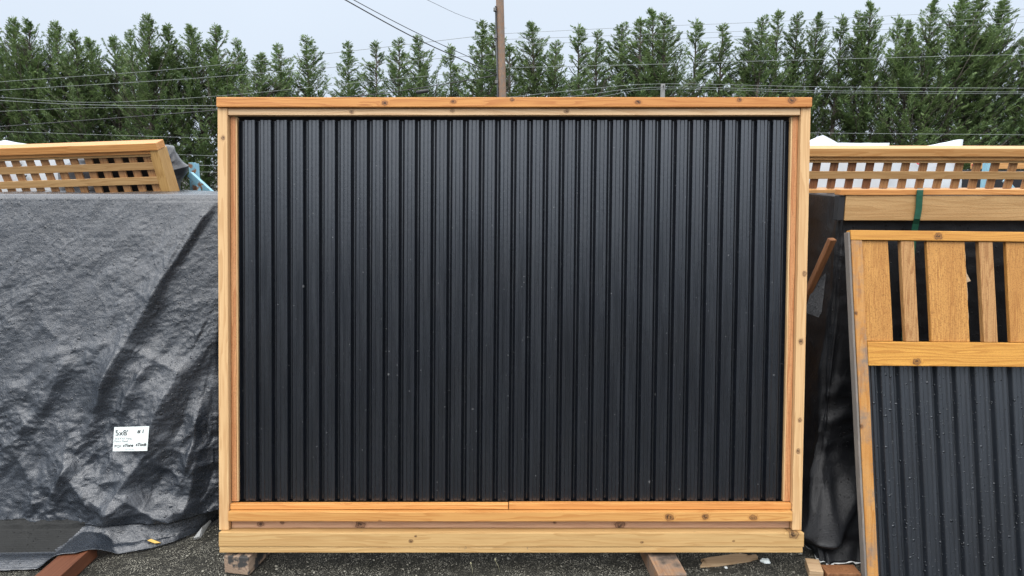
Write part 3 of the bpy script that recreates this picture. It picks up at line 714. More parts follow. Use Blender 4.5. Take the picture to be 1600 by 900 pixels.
def bundle():
    """a black tarp thrown over something behind the left lattice: its outline gets depth and creases"""
    pts = [(92, 330), (95, 262), (120, 246), (165, 236), (215, 229), (252, 225), (268, 224.5), (277, 226), (281, 236), (287, 245), (293, 253), (300, 259), (298, 270), (294, 279), (290, 285), (289, 304), (287, 340)]
    Yb = 4.25; ring = []
    P = [at_depth(a, b, Yb) for a, b in pts]
    dense = []
    for a, b in zip(P, P[1:]):
        for k in range(6): dense.append(a.lerp(b, k / 6))
    dense.append(P[-1]); c = sum(dense, Vector()) / len(dense); c.z -= .1
    v = []; f = []; L = 16; m = len(dense)
    for j in range(L):                                   # front face shrinks to the middle, then outline, then sweeps back
        t = j / (L - 1)
        for p in dense:
            if t < .5:
                k = t / .5; q = c.lerp(p, .05 + .95 * k); q.y = Yb - .10 * (1 - k ** 3)
            else:
                k = (t - .5) / .5; q = p.copy(); q.y = Yb + .8 * k; q.z -= .05 * k; q.x -= .52 * k
            d = noise.noise_vector(Vector((q.x * 7, q.y * 7, q.z * 9)))
            d2 = (1 - abs(noise.noise(Vector((q.x * 11 + q.z * 9, q.z * 10, q.y * 3)))) * 2)
            v.append(q + d * .018 + Vector((0, -1, .2)) * d2 * .025)
    for j in range(L - 1):
        for i in range(m - 1): f.append((j * m + i, j * m + i + 1, (j + 1) * m + i + 1, (j + 1) * m + i))
    o = pyobj('tarp_bundle', v, f, M['tarpfold'], None, True)
    md = o.modifiers.new('smooth', 'SUBSURF'); md.levels = 1; md.render_levels = 2
    # skirt down to the ground so that it rests
    return o
M['tarpfold'] = tarp_mat('dark_tarp_fold', (0.020, 0.022, 0.026), .36, .5)
bd = bundle(); tag(bd, 'crumpled dark grey tarp bunched up beside the right end of the left lattice', 'tarpaulin', 'tarpaulins over the stacks')

def rack(px0, px1, ytop, Y, label, brace):
    root = empty('steel_rack', at_ground(0, 900)); root.location = (0, 0, 0); tag(root, label, 'rack', 'pale blue steel racks')
    a, b = at_depth(px0, ytop, Y), at_depth(px1, ytop, Y)
    bm = bmesh.new(); add_box(bm, a.x, b.x, Y, Y + .012, 0, a.z, .002); add_box(bm, a.x, a.x + .008, Y + .0125, Y + .06, 0, a.z - .004, .002); add_box(bm, b.x - .008, b.x, Y + .0125, Y + .06, 0, a.z - .006, .002)
    bm_obj('post', bm, M['blue'], root)
    (p, q, wd, Yb) = brace; P, Q = at_depth(p[0], p[1], Yb), at_depth(q[0], q[1], Yb); d = Q - P; Q = P + d * 2.2; d = Q - P; L = d.length
    bm = bmesh.new(); add_box(bm, -wd / 2, wd / 2, -.02, .02, 0, L, .003)
    ang = math.atan2(d.x, d.z); rot = Matrix.Rotation(ang, 4, 'Y'); bmesh.ops.transform(bm, matrix=Matrix.Translation(P) @ rot, verts=bm.verts)
    bm_obj('brace', bm, M['blue'], root); return root
rack(294, 304.5, 254, 4.50, 'pale blue chipped steel rack post with slanting brace beside the big panel\'s left edge', ((297, 272), (331, 303), .034, 4.42))
rack(1546, 1558, 240, 4.75, 'pale blue steel rack post seen through the right lattice', ((1570, 282), (1583, 297), .02, 4.65))
fb = board('stacked_rail', -.0, 1.2, 0, .09, 0, .045, M['latcapr']); p = at_depth(1527, 264, 5.6); fb.location = p
fbb = board('dark_stack', 0, 1.3, 0, .5, 0, p.z - .008, M['dark'], seg=0); fbb.location = (p.x - .1, p.y, 0)
tag(fb, 'orange rail lying on a dark stack behind the right lattice', 'rail'); tag(fbb, 'dark covered stack beneath an orange rail behind the right lattice', 'stack')

# ------------------------------------------------------------------ black tarp over the stack on the right
def right_tarp():
    ZT = 1.552; nv = 200; rows = []
    segs = []                                           # path in plan: back along the left side, round the corner, along the front
    for j in range(nv + 1):
        t = j / nv; row = []
        side = [(-1, k / 24) for k in range(24, 0, -1)]; corner = [(0, k / 10) for k in range(11)]; front = [(1, k / 150) for k in range(1, 151)]
        for kind, s in side + corner + front:
            k = max(0, (t - .12) / .88); top = t < .08
            z = ZT if top else (ZT - .018 * min(1, (t - .08) / .04) if t < .12 else ZT - .018 - (ZT - .03) * k)
            fl = max(0, (k - .72) / .28) ** 1.6; xc = 1.432 - .055 * k - .05 * fl; yc = 3.095 - .055 * k - .235 * fl; r = .03
            if kind == -1: P = Vector((xc, yc + r + s * .75, z)); nrm = Vector((-1, 0, 0))
            elif kind == 0:
                a = s * math.pi / 2; P = Vector((xc + r - r * math.cos(a), yc + r - r * math.sin(a), z)); nrm = Vector((-math.cos(a), -math.sin(a), 0))
            else: P = Vector((xc + r + s * 2.4, yc, z)); nrm = Vector((0, -1, 0))
            px, py = pix(P); q = Vector((px, py, 0))
            if top:
                kk = 1 - t / .08; cen = Vector((2.5, 3.6, 0)); P = Vector((P.x + (cen.x - P.x) * kk * .6, P.y + (cen.y - P.y) * kk * .6, ZT + .004 * kk)); nrm = Vector((0, 0, 1))
            D = 0
            if kind < 1: D += .022 * noise.noise(Vector((py * .006, s * 3, 3))) + .020 * noise.noise(Vector((py * .02, s * 5, 1))) * k
            D += (1 - abs(noise.noise(Vector((px * .012 + py * .02, px * .02 - py * .010, 4)))) * 2) * (.004 + .012 * max(0, k - .5))
            D += noise.noise(Vector((px * .05, py * .06, 2))) * .003
            # the gathered fold low on the corner and its fan to the right
            for (a, b, amp, w1, w2) in (((1352, 742), (1289, 832), .055, 30, 14), ((1278, 700), (1288, 830), .045, 9, 12), ((1400, 800), (1290, 838), .03, 26, 16), ((1300, 690), (1276, 700), .012, 9, 9), ((1330, 640), (1294, 660), .012, 9, 9), ((1325, 590), (1296, 618), .01, 8, 8), ((1345, 415), (1318, 400), .006, 8, 8)):
                d, tt = seg_d(Vector((px, py)), Vector(a), Vector(b)); fd = min(1, 3 * max(0, min(1, tt)) + .1)
                D += amp * fd * math.exp(-(d / (w1 if d > 0 else w2)) ** 2)
            if kind == 1 and py < 350: D *= .2
            P += nrm * D * (0.3 if top else 1)
            if t > .97: P.z += .014 * noise.noise(Vector((px * .09, kind, 0))) + .006 * noise.noise(Vector((px * .3, 3, 0)))
            P.z = max(P.z, .012); row.append(P)
        rows.append(row)
    m = len(rows[0]); v = [p for r in rows for p in r]
    f = [(j * m + i, (j + 1) * m + i, (j + 1) * m + i + 1, j * m + i + 1) for j in range(nv) for i in range(m - 1)]
    o = pyobj('tarpaulin', v, f, M['tarpblack'], None, True)
    md = o.modifiers.new('thickness', 'SOLIDIFY'); md.thickness = .0015; md.offset = -1
    # frayed white threads along the hem
    hem = rows[-1]; fr = bmesh.new()
    prev = None
    for i in range(14, 90):
        p = hem[i] + Vector((0, -.004, .003)); k = random.random()
        cur = (fr.verts.new(p), fr.verts.new(p + Vector((random.uniform(-.004, .004), -.004, -.001 - .011 * k ** 4))))
        if prev: fr.faces.new((prev[0], cur[0], cur[1], prev[1]))
        prev = cur
    bm_obj('frayed_hem', fr, M['tarpin'], o)['label'] = 'white frayed threads on the hem'
    return o
rt = right_tarp(); tag(rt, 'black tarpaulin wrapped over a panel stack on the right, hem frayed white', 'tarpaulin', 'tarpaulins over the stacks')
# loose torn flap on its side
P = [at_depth(1257, 488, 3.12), at_depth(1279, 496, 3.10), at_depth(1284, 487, 3.10), at_depth(1291, 425, 3.13), at_depth(1268, 452, 3.13)]
v = P + [p + Vector((.004, .006, 0)) for p in P]
pyobj('torn_flap', v, [(0, 1, 2, 3, 4), (9, 8, 7, 6, 5)] + [(i, i + 5, (i + 1) % 5 + 5, (i + 1) % 5) for i in range(5)], M['tarpfold'], rt)['label'] = 'small torn grey flap'

# rough board strapped on top of it
X0 = at_depth(1321, 320, 3.03).x
lb = empty('ledger_board', (X0, 3.03, 1.46)); tag(lb, 'rough tan board strapped along the top of the black tarpaulin', 'board')
board('face_board', 0, 2.2, 0, .036, -.006, .100, M['ledger'], lb, seg=12, rough=.0015)
board('cap_strip', -.028, 2.2, -.006, .05, .1015, .1255, M['latcap'], lb, seg=12)
board('end_piece', -.030, -.002, .002, .04, -.006, .0995, M['dark'], lb, seg=2)
def strap():
    pts = [at_depth(1439, 294.5, 3.06), at_depth(1438, 297, 3.016), at_depth(1437, 306, 3.016), at_depth(1436, 325, 3.020), at_depth(1433, 342, 3.022), at_depth(1431, 350, 3.040), at_depth(1427, 372, 3.06), at_depth(1414, 520, 3.05), at_depth(1412, 640, 3.03)]
    v = []; w_ = .0135
    for p in pts: v += [p - Vector((w_, 0, 0)), p + Vector((w_, 0, 0))]
    m = len(v); v += [p + Vector((0, .002, -.001)) for p in v]
    f = [(2 * i, 2 * i + 1, 2 * i + 3, 2 * i + 2) for i in range(len(pts) - 1)]; f += [tuple(m + k for k in q[::-1]) for q in f]
    return pyobj('packing_strap', v, f, M['strap'])
tag(strap(), 'green plastic packing strap running down over the rough tan board', 'strap')
for (a, b, nm) in ((1256, 1288, 0), (1290, 1350, 1)):
    pass
tb = board('timber_block', 0, .055, 0, .10, 0, .035, M['scrap'], seg=3); p = at_ground(1264, 905); tb.location = (p.x, p.y, .004); tb.rotation_euler = (0, 0, R_(-12))
tag(tb, 'pale cut timber end peeping out under the black tarpaulin hem', 'timber block', 'timber supports on the asphalt')
tb = board('timber_beam', 0, .14, 0, .07, 0, .028, M['beam2'] if 'beam2' in M else M['brace'], seg=4); p = at_ground(1292, 908); tb.location = (p.x, p.y, .004)
tag(tb, 'brown timber beam lying along the foot of the black tarpaulin', 'timber beam', 'timber supports on the asphalt')

# ------------------------------------------------------------------ slatted panel leaning at the right edge
fp = empty('slatted_fence_panel', (1.382, 2.898, 1.425), (-R_(10), R_(.68), R_(.75)))
tag(fp, 'wet golden fence panel with open slats above black corrugated metal, leaning at the right edge', 'fence panel', 'metal and wood fence panels')
fs = lambda c: Vector((c.x - .055 * c.z, c.y, c.z))
def fb_(nm, *a, mat, **kw): return board(nm, *a, M[mat], fp, f=fs, **kw)
M['gtop'] = wood('golden_top_rail', GOLD, GOLDD, 'x', [(.36, 0, -.022, .016)], rough_saw=.3)
M['gmid'] = wood('golden_mid_rail', (.66, .345, .070), (.36, .14, .02), 'x', [(.275, 0, -.535, .016)], rough_saw=.3)
M['gst'] = wood('golden_stile', (.50, .26, .085), GOLDD, 'z', [(.025, 0, -.34, .007), (.035, 0, -.78, .010), (.05, 0, -.80, .008), (.03, 0, -1.15, .009)], rough_saw=.3, grey=.12, auto=False)
ZB = -1.44
fb_('top_rail', .0, 1.5, 0, .038, -.040, 0, mat='gtop')
fb_('stile', .001, .046, 0.002, .036, ZB, -.0415, mat='gst', seg=14)
fb_('weathered_edge', -.0095, -.0005, .004, .040, ZB, -.008, mat='grey', seg=14, rough=.003)
fb_('mid_rail', .0475, 1.5, .001, .036, -.553, -.455, mat='gmid')
x = .048
for (a, b, mt, seed) in ((.0475, .158, 'goldz', 1), (.207, .262, 'tanz', 2), (.316, .474, 'goldz', 3), (.531, .588, 'tanz', 4), (.645, .80, 'goldz', 5), (.85, .905, 'tanz', 6), (.955, 1.105, 'goldz', 7), (1.155, 1.21, 'tanz', 8), (1.26, 1.42, 'goldz', 9)):
    fb_('slat', a, b, .012 if b - a > .08 else .006, .032, -.4535, -.0415, mat=mt, seed=seed, rough=.0022)
# splinter left on the torn edge of the widest slat
bm = bmesh.new()
edge = []
for (a, b) in ((.4475, -.07), (.4500, -.10), (.4480, -.135), (.4505, -.17), (.466, -.203), (.4495, -.209), (.4515, -.26), (.4482, -.30), (.4505, -.35), (.4475, -.38)): edge.append(fs(Vector((a + .027, .014, b))))
inner = [fs(Vector((.473, .014, -.07 - .31 * i / 9))) for i in range(10)]
e1 = [bm.verts.new(p) for p in edge]; i1 = [bm.verts.new(p) for p in inner]; e2 = [bm.verts.new(p + Vector((0, .008, 0))) for p in edge]
for i in range(9): bm.faces.new((i1[i], i1[i + 1], e1[i + 1], e1[i])); bm.faces.new((e1[i], e1[i + 1], e2[i + 1], e2[i]))
bm_obj('splinter', bm, M['scrap'], fp)
corrugated('corrugated_sheet', .050, 1.5, ZB + .004, -.545, .040, M['metalwet'], fp, phase=-.01, f=fs, nz=14, depth=.021, pitch=.0785)
fb_('stile', 1.502, 1.55, 0.002, .036, ZB, 0, mat='gst', seg=6)
fb_('bottom_rail', .0475, 1.5, .076, .10, ZB, ZB + .06, mat='gold', seg=6)

# ------------------------------------------------------------------ litter on the asphalt
def broken():
    A, B = at_ground(1094, 884), at_ground(1177, 872); d = (B - A); L = d.length; d.normalize(); nrm = Vector((-d.y, d.x, 0)); n = 16
    top = []
    lo = []; hi = []
    for i in range(n + 1):
        t = i / n; p = A + d * L * t; wd = .020 + .010 * min(1, t * 4)
        l_ = wd * (.95 if t < .86 else .95 - (t - .86) * 2.2); h_ = wd * (1 if t < .78 else max(.05, 1 - (t - .78) * 5))
        jl = random.uniform(-.012, .012) if i < 3 or i > n - 4 else 0
        lo.append(p - nrm * l_ + d * jl); hi.append(p + nrm * h_ + d * jl * 1.5 + nrm * random.uniform(-.002, .002))
    lo[0] -= d * .018; hi[0] += d * .02
    v = [p + Vector((0, 0, .014)) for p in lo + hi] + [p + Vector((0, 0, .003)) for p in lo + hi]; m = 2 * (n + 1); f = []
    for i in range(n):
        f += [(i, i + 1, n + 2 + i, n + 1 + i), (m + i, m + n + 1 + i, m + n + 2 + i, m + i + 1), (i, m + i, m + i + 1, i + 1), (n + 1 + i, n + 2 + i, m + n + 2 + i, m + n + 1 + i)]
    f += [(0, n + 1, m + n + 1, m), (n, m + n, m + 2 * n + 1, 2 * n + 1)]
    return pyobj('broken_board', v, f, M['scrap'])
tag(broken(), 'splintered pale board scrap lying on asphalt right of the brown skid', 'board scrap')
p = at_ground(1196, 880); bm = bmesh.new()
bmesh.ops.create_icosphere(bm, subdivisions=3, radius=.017)
for v in bm.verts:
    a = math.atan2(v.co.y, v.co.x); k = .75 + .45 * abs(math.sin(a * 2.5)) + .2 * noise.noise(v.co * 90); v.co = Vector((v.co.x * k * 1.15, v.co.y * k, v.co.z * .55 + .004 * noise.noise(v.co * 120)))
o = bm_obj('paper_scrap', bm, M['paper'], None, True); o.location = (p.x, p.y, .010); tag(o, 'crumpled white paper scrap on asphalt near the black tarpaulin', 'paper scrap')
p = at_ground(1134, 888); bm = bmesh.new(); bmesh.ops.create_icosphere(bm, subdivisions=3, radius=.008)
for v in bm.verts: v.co *= 1 + .15 * noise.noise(v.co * 150); v.co.z *= .6
o = bm_obj('pebble', bm, plain('pale_pebble', (.5, .52, .5), .3), None, True); o.location = (p.x, p.y, .004); tag(o, 'round pale pebble beside the splintered board scrap', 'pebble')
for i, (bx, by, hx, hy, lab) in enumerate(((738, 897, 736, 882, 'short dry weed stalk with seed head below the middle of the big panel, left one'), (781, 893, 774, 876, 'short dry weed stalk leaning left below the middle of the big panel, right one'))):
    a = at_ground(bx, by); b = at_depth(hx, hy, a.y - .01)
    r = empty('weed_stalk', (0, 0, 0)); tag(r, lab, 'weed', 'weed stalks in the asphalt')
    gm = M.get('straw') or plain('dry_straw', (.34, .32, .20), .7); M['straw'] = gm
    tube('stem', [a, a.lerp(b, .5) + Vector((.003, 0, 0)), b], [.0011, .0009, .0007], gm, r, 6)
    tube('seed_head', [b - Vector((0, 0, .002)), b + Vector((0, 0, .003)), b + Vector((-.001, 0, .008)), b + Vector((-.001, 0, .011))], [.0008, .0034, .0030, .0006], gm, r, 8)
# loose grit and wood chips: nobody could count them
bm = bmesh.new()
for i in range(900):
    x = random.uniform(-1.6, 1.5); y = random.uniform(2.60, 3.1); s = random.uniform(.0015, .0042) * (1.6 if random.random() < .06 else 1)
    M4 = Matrix.Translation((x, y, .004 + s * .3)) @ Matrix.Rotation(random.uniform(0, 6.3), 4, 'Z') @ Matrix.Diagonal((s * random.uniform(.8, 1.9), s, s * .7, 1))
    bmesh.ops.create_icosphere(bm, subdivisions=1, radius=1, matrix=M4)
tag(bm_obj('grit', bm, plain('pale_grit', (.20, .19, .155), .7, var=.6, nscale=60)), 'loose pale grit scattered over the wet asphalt', 'grit', kind='stuff')

# ------------------------------------------------------------------ hedge of tall conifers
def conifer(seed, height, dens, spread, bend, name):
    """trunk, and a crown of rising limbs that carry flat feathery sprays"""
    rnd = random.Random(seed)
    tv = []
    pts = [Vector((bend * .4 * (t ** 2) * .5 + .06 * math.sin(t * 5 + seed), .05 * math.cos(t * 4 + seed), height * t)) for t in [i / 10 for i in range(11)]]
    rads = [.15 * (1 - i / 10.3) ** 1.25 + .006 for i in range(11)]
    v = []; f = []
    def trunk_at(z):
        t = max(0, min(.9999, z / height)) * 10; i = int(t); return pts[i].lerp(pts[i + 1], t - i)
    def leaf(p, d, up, L, W):
        s = d.cross(up); s = s.normalized() * W if s.length > 1e-4 else Vector((W, 0, 0)); i = len(v)
        v.extend((p, p + d * L * .45 + s, p + d * L, p + d * L * .45 - s)); f.append((i, i + 1, i + 2, i + 3))
    limbs = []
    nl = int(height * dens)
    for k in range(nl):
        z = height * (.02 + .965 * ((k + rnd.random()) / nl) ** .86); u = z / height
        R = spread * ((1.05 + .35 * (.42 - u) if u < .42 else max(.035, 1.05 * (1 - (u - .42) / .585) ** 1.12)))
        R *= rnd.uniform(.40, 1.25)
        az = rnd.uniform(0, 2 * math.pi); el = R_(rnd.uniform(12, 38) + 22 * u)
        d = Vector((math.cos(az) * math.cos(el), math.sin(az) * math.cos(el), math.sin(el))); d.x += bend * .10; d.normalize()
        p = trunk_at(z); L = R / max(.35, math.cos(el)); n = max(3, int(L / .13)); path = [p.copy()]
        for i in range(n):
            d = (d + Vector((rnd.uniform(-.10, .10) + bend * .035, rnd.uniform(-.10, .10), rnd.uniform(-.04, .13)))).normalized()
            p = p + d * (L / n); path.append(p.copy())
        limbs.append(path)
        for i in range(1, len(path)):
            q = path[i]; dd = (path[i] - path[i - 1]).normalized(); t = i / (len(path) - 1)
            if t < .22 and L > .6 and u < .6: continue
            if rnd.random() < (.06 + .12 * max(0, .5 - u)): continue
            ns = 3 if t < .8 else 4
            for s_ in range(ns):
                side = dd.cross(Vector((0, 0, 1))); side = side.normalized() if side.length > .01 else Vector((1, 0, 0))
                ad = (dd * rnd.uniform(.5, 1.0) + side * rnd.uniform(-.9, .9) + Vector((0, 0, rnd.uniform(-.35, .55)))).normalized()
                sl = rnd.uniform(.16, .36) * (1.05 - .35 * t) * (1 - .22 * u)
                b = q + ad * sl * .1; upv = (Vector((0, 0, 1)) + Vector((rnd.uniform(-.6, .6), rnd.uniform(-.6, .6), 0))).normalized(); w2 = ad.cross(upv).normalized()
                for m in range(4):
                    tt = .15 + m * .24; c = b + ad * sl * tt
                    for sg in (-1, 1):
                        ld = (ad * .8 + w2 * sg * .75 + Vector((0, 0, rnd.uniform(-.15, .2)))).normalized()
                        leaf(c, ld, upv, sl * (.60 - .28 * tt) * rnd.uniform(.6, 1.35), sl * .075)
                leaf(b + ad * sl * .6, ad, upv, sl * .6, sl * .11)
    # leader tip
    for k in range(34):
        z = height * (1.012 - .085 * rnd.random()); p = trunk_at(z); a = rnd.uniform(0, 6.3); leaf(p, Vector((math.cos(a) * .5 + bend * .2, math.sin(a) * .5, 1)).normalized(), Vector((math.cos(a + 1.5), math.sin(a + 1.5), 0)), rnd.uniform(.10, .24), .018)
    me_c = bpy.data.meshes.new('crown'); me_c.from_pydata([tuple(p) for p in v], [], f); me_c.update(); me_c.materials.append(M['leaf'])
    # trunk and limbs as one wooden mesh
    bv = []; bf = []
    def tb(path, rs, n):
        o0 = len(bv)
        for i, p in enumerate(path):
            d = (path[min(i + 1, len(path) - 1)] - path[max(i - 1, 0)]).normalized(); a = d.orthogonal().normalized(); b = d.cross(a)
            for k in range(n):
                t = 2 * math.pi * k / n; bv.append(tuple(p + (a * math.cos(t) + b * math.sin(t)) * rs[i]))
        for i in range(len(path) - 1):
            for k in range(n): bf.append((o0 + i * n + k, o0 + i * n + (k + 1) % n, o0 + (i + 1) * n + (k + 1) % n, o0 + (i + 1) * n + k))
    tb(pts, rads, 7)
    for path in limbs:
        if len(path) < 4: continue
        tb(path[::2], [.022 * (1 - i / (len(path[::2]) + .3)) + .004 for i in range(len(path[::2]))], 3)
    me_t = bpy.data.meshes.new('trunk'); me_t.from_pydata(bv, [], bf); me_t.update(); me_t.materials.append(M['bark'])
    return me_c, me_t
HT = 9.0
VAR = [conifer(s, HT, dn, sp, bd_, n_) for s, dn, sp, bd_, n_ in ((3, 15, 1.8, .0, 'a'), (11, 14, 1.65, .5, 'b'), (23, 16, 1.9, -.4, 'c'), (31, 14, 1.6, .9, 'd'), (47, 21, 2.1, .5, 'e'), (59, 21, 2.2, -.4, 'f'))]
TOPS = [(-60, 30, 4), (-22, 34, 5), (14, 30, 4), (42, 33, 5), (80, 36, 4), (115, 50, 5), (146, 62, 4), (178, 58, 5), (200, 50, 0), (224, 25, 4), (262, 40, 5), (304, 42, 4), (336, 42, 5), (372, 62, 0), (402, 84, 4), (436, 70, 2), (481, 58, 0), (538, 68, 3), (590, 66, 1), (620, 62, 0), (655, 57, 2), (700, 72, 1), (748, 36, 3), (772, 36, 0),
        (800, 72, 1), (834, 36, 2), (866, 66, 0), (900, 41, 1), (929, 50, 3), (971, 38, 0), (1006, 30, 1), (1022, 16, 2), (1041, 24, 0), (1084, 33, 1), (1124, 40, 3), (1172, 46, 2), (1191, 27, 0), (1221, 18, 1), (1246, 22, 0), (1277, 22, 2), (1312, 26, 1), (1345, 20, 0), (1363, 4, 2), (1400, 27, 1), (1424, 36, 4), (1456, 1, 2), (1500, -6, 4), (1528, -8, 5), (1562, 0, 4), (1598, 62, 1), (1640, 40, 5), (1690, 30, 4)]
LM = [(-200, 'the left edge of the photo'), (150, 'the middle of the left lattice cap'), (300, 'the left blue rack post'), (420, "the panel's top left corner"), (640, 'the splice sleeve on the thick cable'), (782, 'the brown utility pole'), (1036, 'the short grey pole'), (1250, "the panel's top right corner"), (1370, 'the film peak over the lattice'), (1470, 'the green packing strap'), (1570, 'the right edge of the photo')]
ORDN = ['nearest', 'second', 'third', 'fourth', 'fifth', 'sixth', 'seventh']
LMX = {'the left edge of the photo': 0, 'the middle of the left lattice cap': 125, 'the left blue rack post': 299, "the panel's top left corner": 343, 'the splice sleeve on the thick cable': 660, 'the brown utility pole': 780, 'the short grey pole': 1036, "the panel's top right corner": 1264, 'the film peak over the lattice': 1289, 'the green packing strap': 1437, 'the right edge of the photo': 1600}
assign = {}
for i, (x, y, k) in enumerate(TOPS):
    lm = min(LMX, key=lambda q: abs(LMX[q] - x)); side = 'left' if x < LMX[lm] else 'right'; assign.setdefault((lm, side), []).append((abs(x - LMX[lm]), i))
LAB = {}
FEAT = ['ragged', 'slim', 'gappy', 'leaning', 'dense', 'bushy']
for (lm, side), lst in assign.items():
    for r, (_, i) in enumerate(sorted(lst)):
        if lm == 'the left edge of the photo' and side == 'left' or lm == 'the right edge of the photo' and side == 'right':
            LAB[i] = '%s hedge conifer beyond %s, %s' % (ORDN[r], lm, FEAT[TOPS[i][2]])
        else: LAB[i] = '%s hedge conifer %s of %s, %s' % (ORDN[r], side, lm, FEAT[TOPS[i][2]])
rt_ = random.Random(5)
for i, (x, y, k) in enumerate(TOPS):
    Yd = 30 + rt_.uniform(-.9, .9) + (1.0 if k < 4 else 0); P = at_depth(x, y, Yd)
    t = empty('conifer', (P.x, Yd, 0)); s = P.z / HT; wx = 1.4 if 395 < x < 1160 else 1.18; t.scale = (s * rt_.uniform(.9, 1.08) * wx, s * 1.05, s); t.rotation_euler = (0, 0, 0)
    t['label'] = LAB[i]; t['category'] = 'tree'; t['group'] = 'conifers of the tall hedge'
    flip = rt_.random() < .35
    for nm, me in (('crown', VAR[k][0]), ('trunk', VAR[k][1])):
        o = bpy.data.objects.new(nm, me); COL.objects.link(o); o.parent = t; o.rotation_euler = (0, 0, rt_.uniform(-.5, .5) + (math.pi if flip else 0))

# ------------------------------------------------------------------ poles and wires
PY = 23.0
a = at_depth(784.5, 155, PY); b = at_depth(781, 0, PY); d = (b - a) / (b.z - a.z)
base = a - d * a.z; topz = 9.6
up = empty('utility_pole', base); tag(up, 'tall brown wooden utility pole leaning a little behind the big panel', 'utility pole')
tube('pole_shaft', [d * z for z in (0, 2, 4, 6, 8, topz)], [.150, .144, .136, .126, .114, .104], M['polewood'], up, 14)
tube('conduit', [d * z + Vector((-.13, -.10, 0)) for z in (0, 3, 6.6)], .03, M['cable'], up, 6)
for z in (4.35, 5.7, 6.5):
    bm = bmesh.new(); add_box(bm, -.20, -.12, -.16, .02, z - .05, z + .05, .01); c = d * z
    for v in bm.verts: v.co += Vector((c.x, c.y, 0))
    bm_obj('bracket', bm, M['polegrey'], up)
PY2 = 27.0
a2 = at_depth(1036, 131, PY2); sp = empty('utility_pole', (a2.x, PY2, 0)); tag(sp, 'short grey utility pole just showing above the big panel', 'utility pole')
tube('pole_shaft', [(0, 0, 0), (0, 0, a2.z)], [.10, .085], M['polegrey'], sp, 10)
tube('insulator', [(0, -.10, a2.z - .12), (0, -.10, a2.z - .02)], [.03, .02], M['polegrey'], sp, 8)

def wire(name, pts, rad, mat, label, cat='wire', parent=None):
    P = [at_depth(*p) for p in pts]; Q = []; rad *= .75
    for i in range(len(P) - 1):
        p0, p1, p2, p3 = P[max(i - 1, 0)], P[i], P[i + 1], P[min(i + 2, len(P) - 1)]
        for k in range(6):
            t = k / 6; Q.append(.5 * ((2 * p1) + (p2 - p0) * t + (2 * p0 - 5 * p1 + 4 * p2 - p3) * t * t + (3 * p1 - p0 - 3 * p2 + p3) * t ** 3))
    Q.append(P[-1]); o = tube(name, Q, rad, mat, None, 6)
    tag(o, label, cat, 'overhead wires'); return o
W = lambda pts, lab, rad=.010, mat='wire', nm='power_line': wire(nm, pts, rad, M[mat], lab)
W([(420, -70, 14), (540, 0, 17), (660, 65, 20), (777, 117, PY - .1)], 'lower thick black cable falling steeply from upper left to the brown pole', .019, 'cable', 'overhead_cable')
W([(440, -66, 14), (553, 0, 17), (665, 58, 20), (776, 108, PY - .1)], 'upper thick black cable falling steeply from upper left to the brown pole', .013, 'cable', 'overhead_cable')
W([(560, -50, 15), (668, 0, 18), (720, 24, 20.5), (776, 43, PY - .1)], 'thin dark wire falling from the sky to high on the brown pole', .007, 'cable')
W([(-60, 135, 24), (12, 127, 24), (250, 110, 23.6), (500, 85, 23.3), (776, 53, PY - .05)], 'topmost long wire crossing the left hedge up to the brown pole', .009)
W([(-60, 145, 24), (0, 141, 24), (250, 126, 23.6), (400, 115, 23.4), (776, 84, PY - .05)], 'second highest long wire crossing the left hedge to the brown pole', .009)
W([(-60, 148, 24), (0, 152, 24), (150, 160, 23.8), (340, 150, 23.6), (540, 131, 23.4), (778, 108, PY - .05)], 'sagging wire crossing the left hedge and rising to the brown pole', .008)
W([(-60, 152, 24), (0, 157, 24), (150, 164, 24), (340, 165, 24), (420, 163, 24)], 'pale wire dipping behind the top left corner of the big panel', .011)
W([(-60, 176, 24), (0, 174, 24), (170, 168, 24), (420, 172, 24)], 'faint near level wire across the middle of the left hedge', .007)
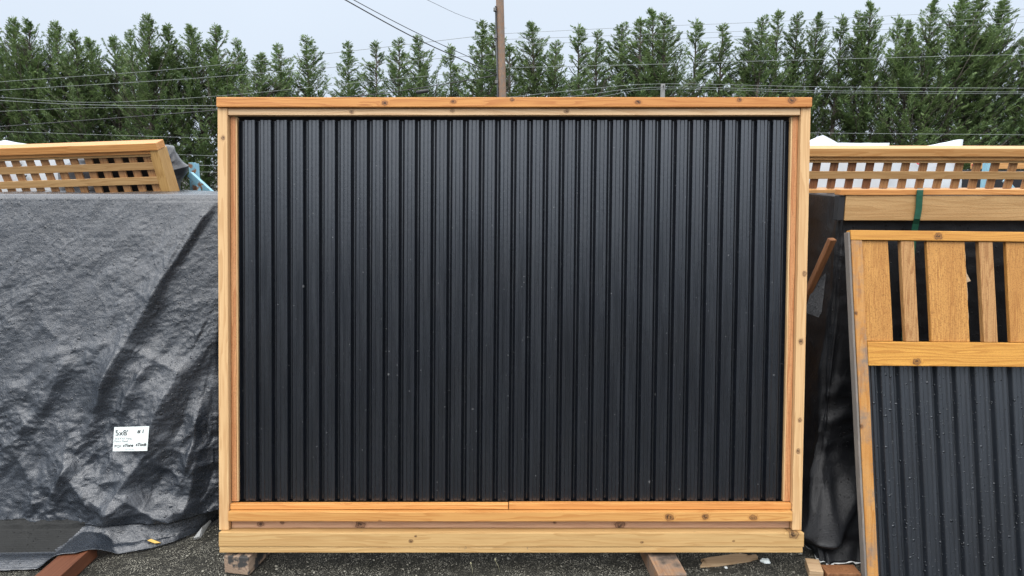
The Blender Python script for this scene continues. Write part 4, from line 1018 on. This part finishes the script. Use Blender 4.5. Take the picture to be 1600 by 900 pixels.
cab = W([(-60, 204, 24), (0, 198, 24), (340, 172, 23.6), (500, 155, 23.4), (605, 145, 23.3), (750, 122, 23.1), (778, 116, PY - .05)], 'thick grey cable with a splice sleeve rising rightward to the brown pole', .018, 'cable', 'overhead_cable')
p, q = at_depth(650, 144.5, 23.2), at_depth(670, 141.5, 23.15)
tube('splice_sleeve', [p, p.lerp(q, .08), p.lerp(q, .92), q], [.03, .06, .06, .03], M['cable'], cab, 10)
W([(-60, 202, 25), (0, 205, 25), (170, 211, 25), (420, 219, 25)], 'thin wire just above the cap of the left lattice', .008)
W([(230, 240, 25), (290, 242, 25), (420, 246, 25)], 'wire just above the left blue rack post', .008)
W([(230, 257, 25), (290, 258, 25), (420, 260, 25)], 'thicker wire level with the top of the left blue rack post', .012)
W([(230, 266, 25), (290, 268, 25), (420, 271, 25)], 'lowest wire beside the left blue rack post', .008)
W([(778, 53, PY), (1000, 42, 23.4), (1200, 34, 23.7), (1640, 12, 24)], 'topmost wire running right from the brown pole across the sky', .007)
W([(778, 62, PY), (1000, 54, 23.4), (1200, 47, 23.7), (1640, 24, 24)], 'second wire running right from the brown pole across the sky', .007)
W([(778, 70, PY), (1000, 63, 23.4), (1200, 55, 23.7), (1640, 33, 24)], 'third wire running right from the brown pole near the treetops', .007)
W([(780, 106, PY), (1000, 101, 23.4), (1200, 95, 23.7), (1400, 90, 23.9), (1640, 84, 24)], 'wire crossing the middle of the hedge right of the brown pole', .010)
W([(770, 155, 24), (900, 141, 25.5), (1036, 131, PY2), (1300, 136, PY2), (1640, 138, PY2)], 'upper wire meeting the top of the short grey pole', .010)
W([(790, 160, 24), (900, 150, 25.5), (1036, 136, PY2 - .05), (1300, 142, PY2), (1640, 144, PY2)], 'middle wire meeting the short grey pole', .010)
W([(800, 164, 24), (930, 152, 25.5), (1036, 139, PY2 - .1), (1300, 145, PY2), (1640, 146.5, PY2)], 'lowest wire meeting the short grey pole', .008)
W([(1180, 206, 25), (1300, 208, 25), (1640, 211, 25)], 'lone wire low over the right hedge above the lattice cap', .009)
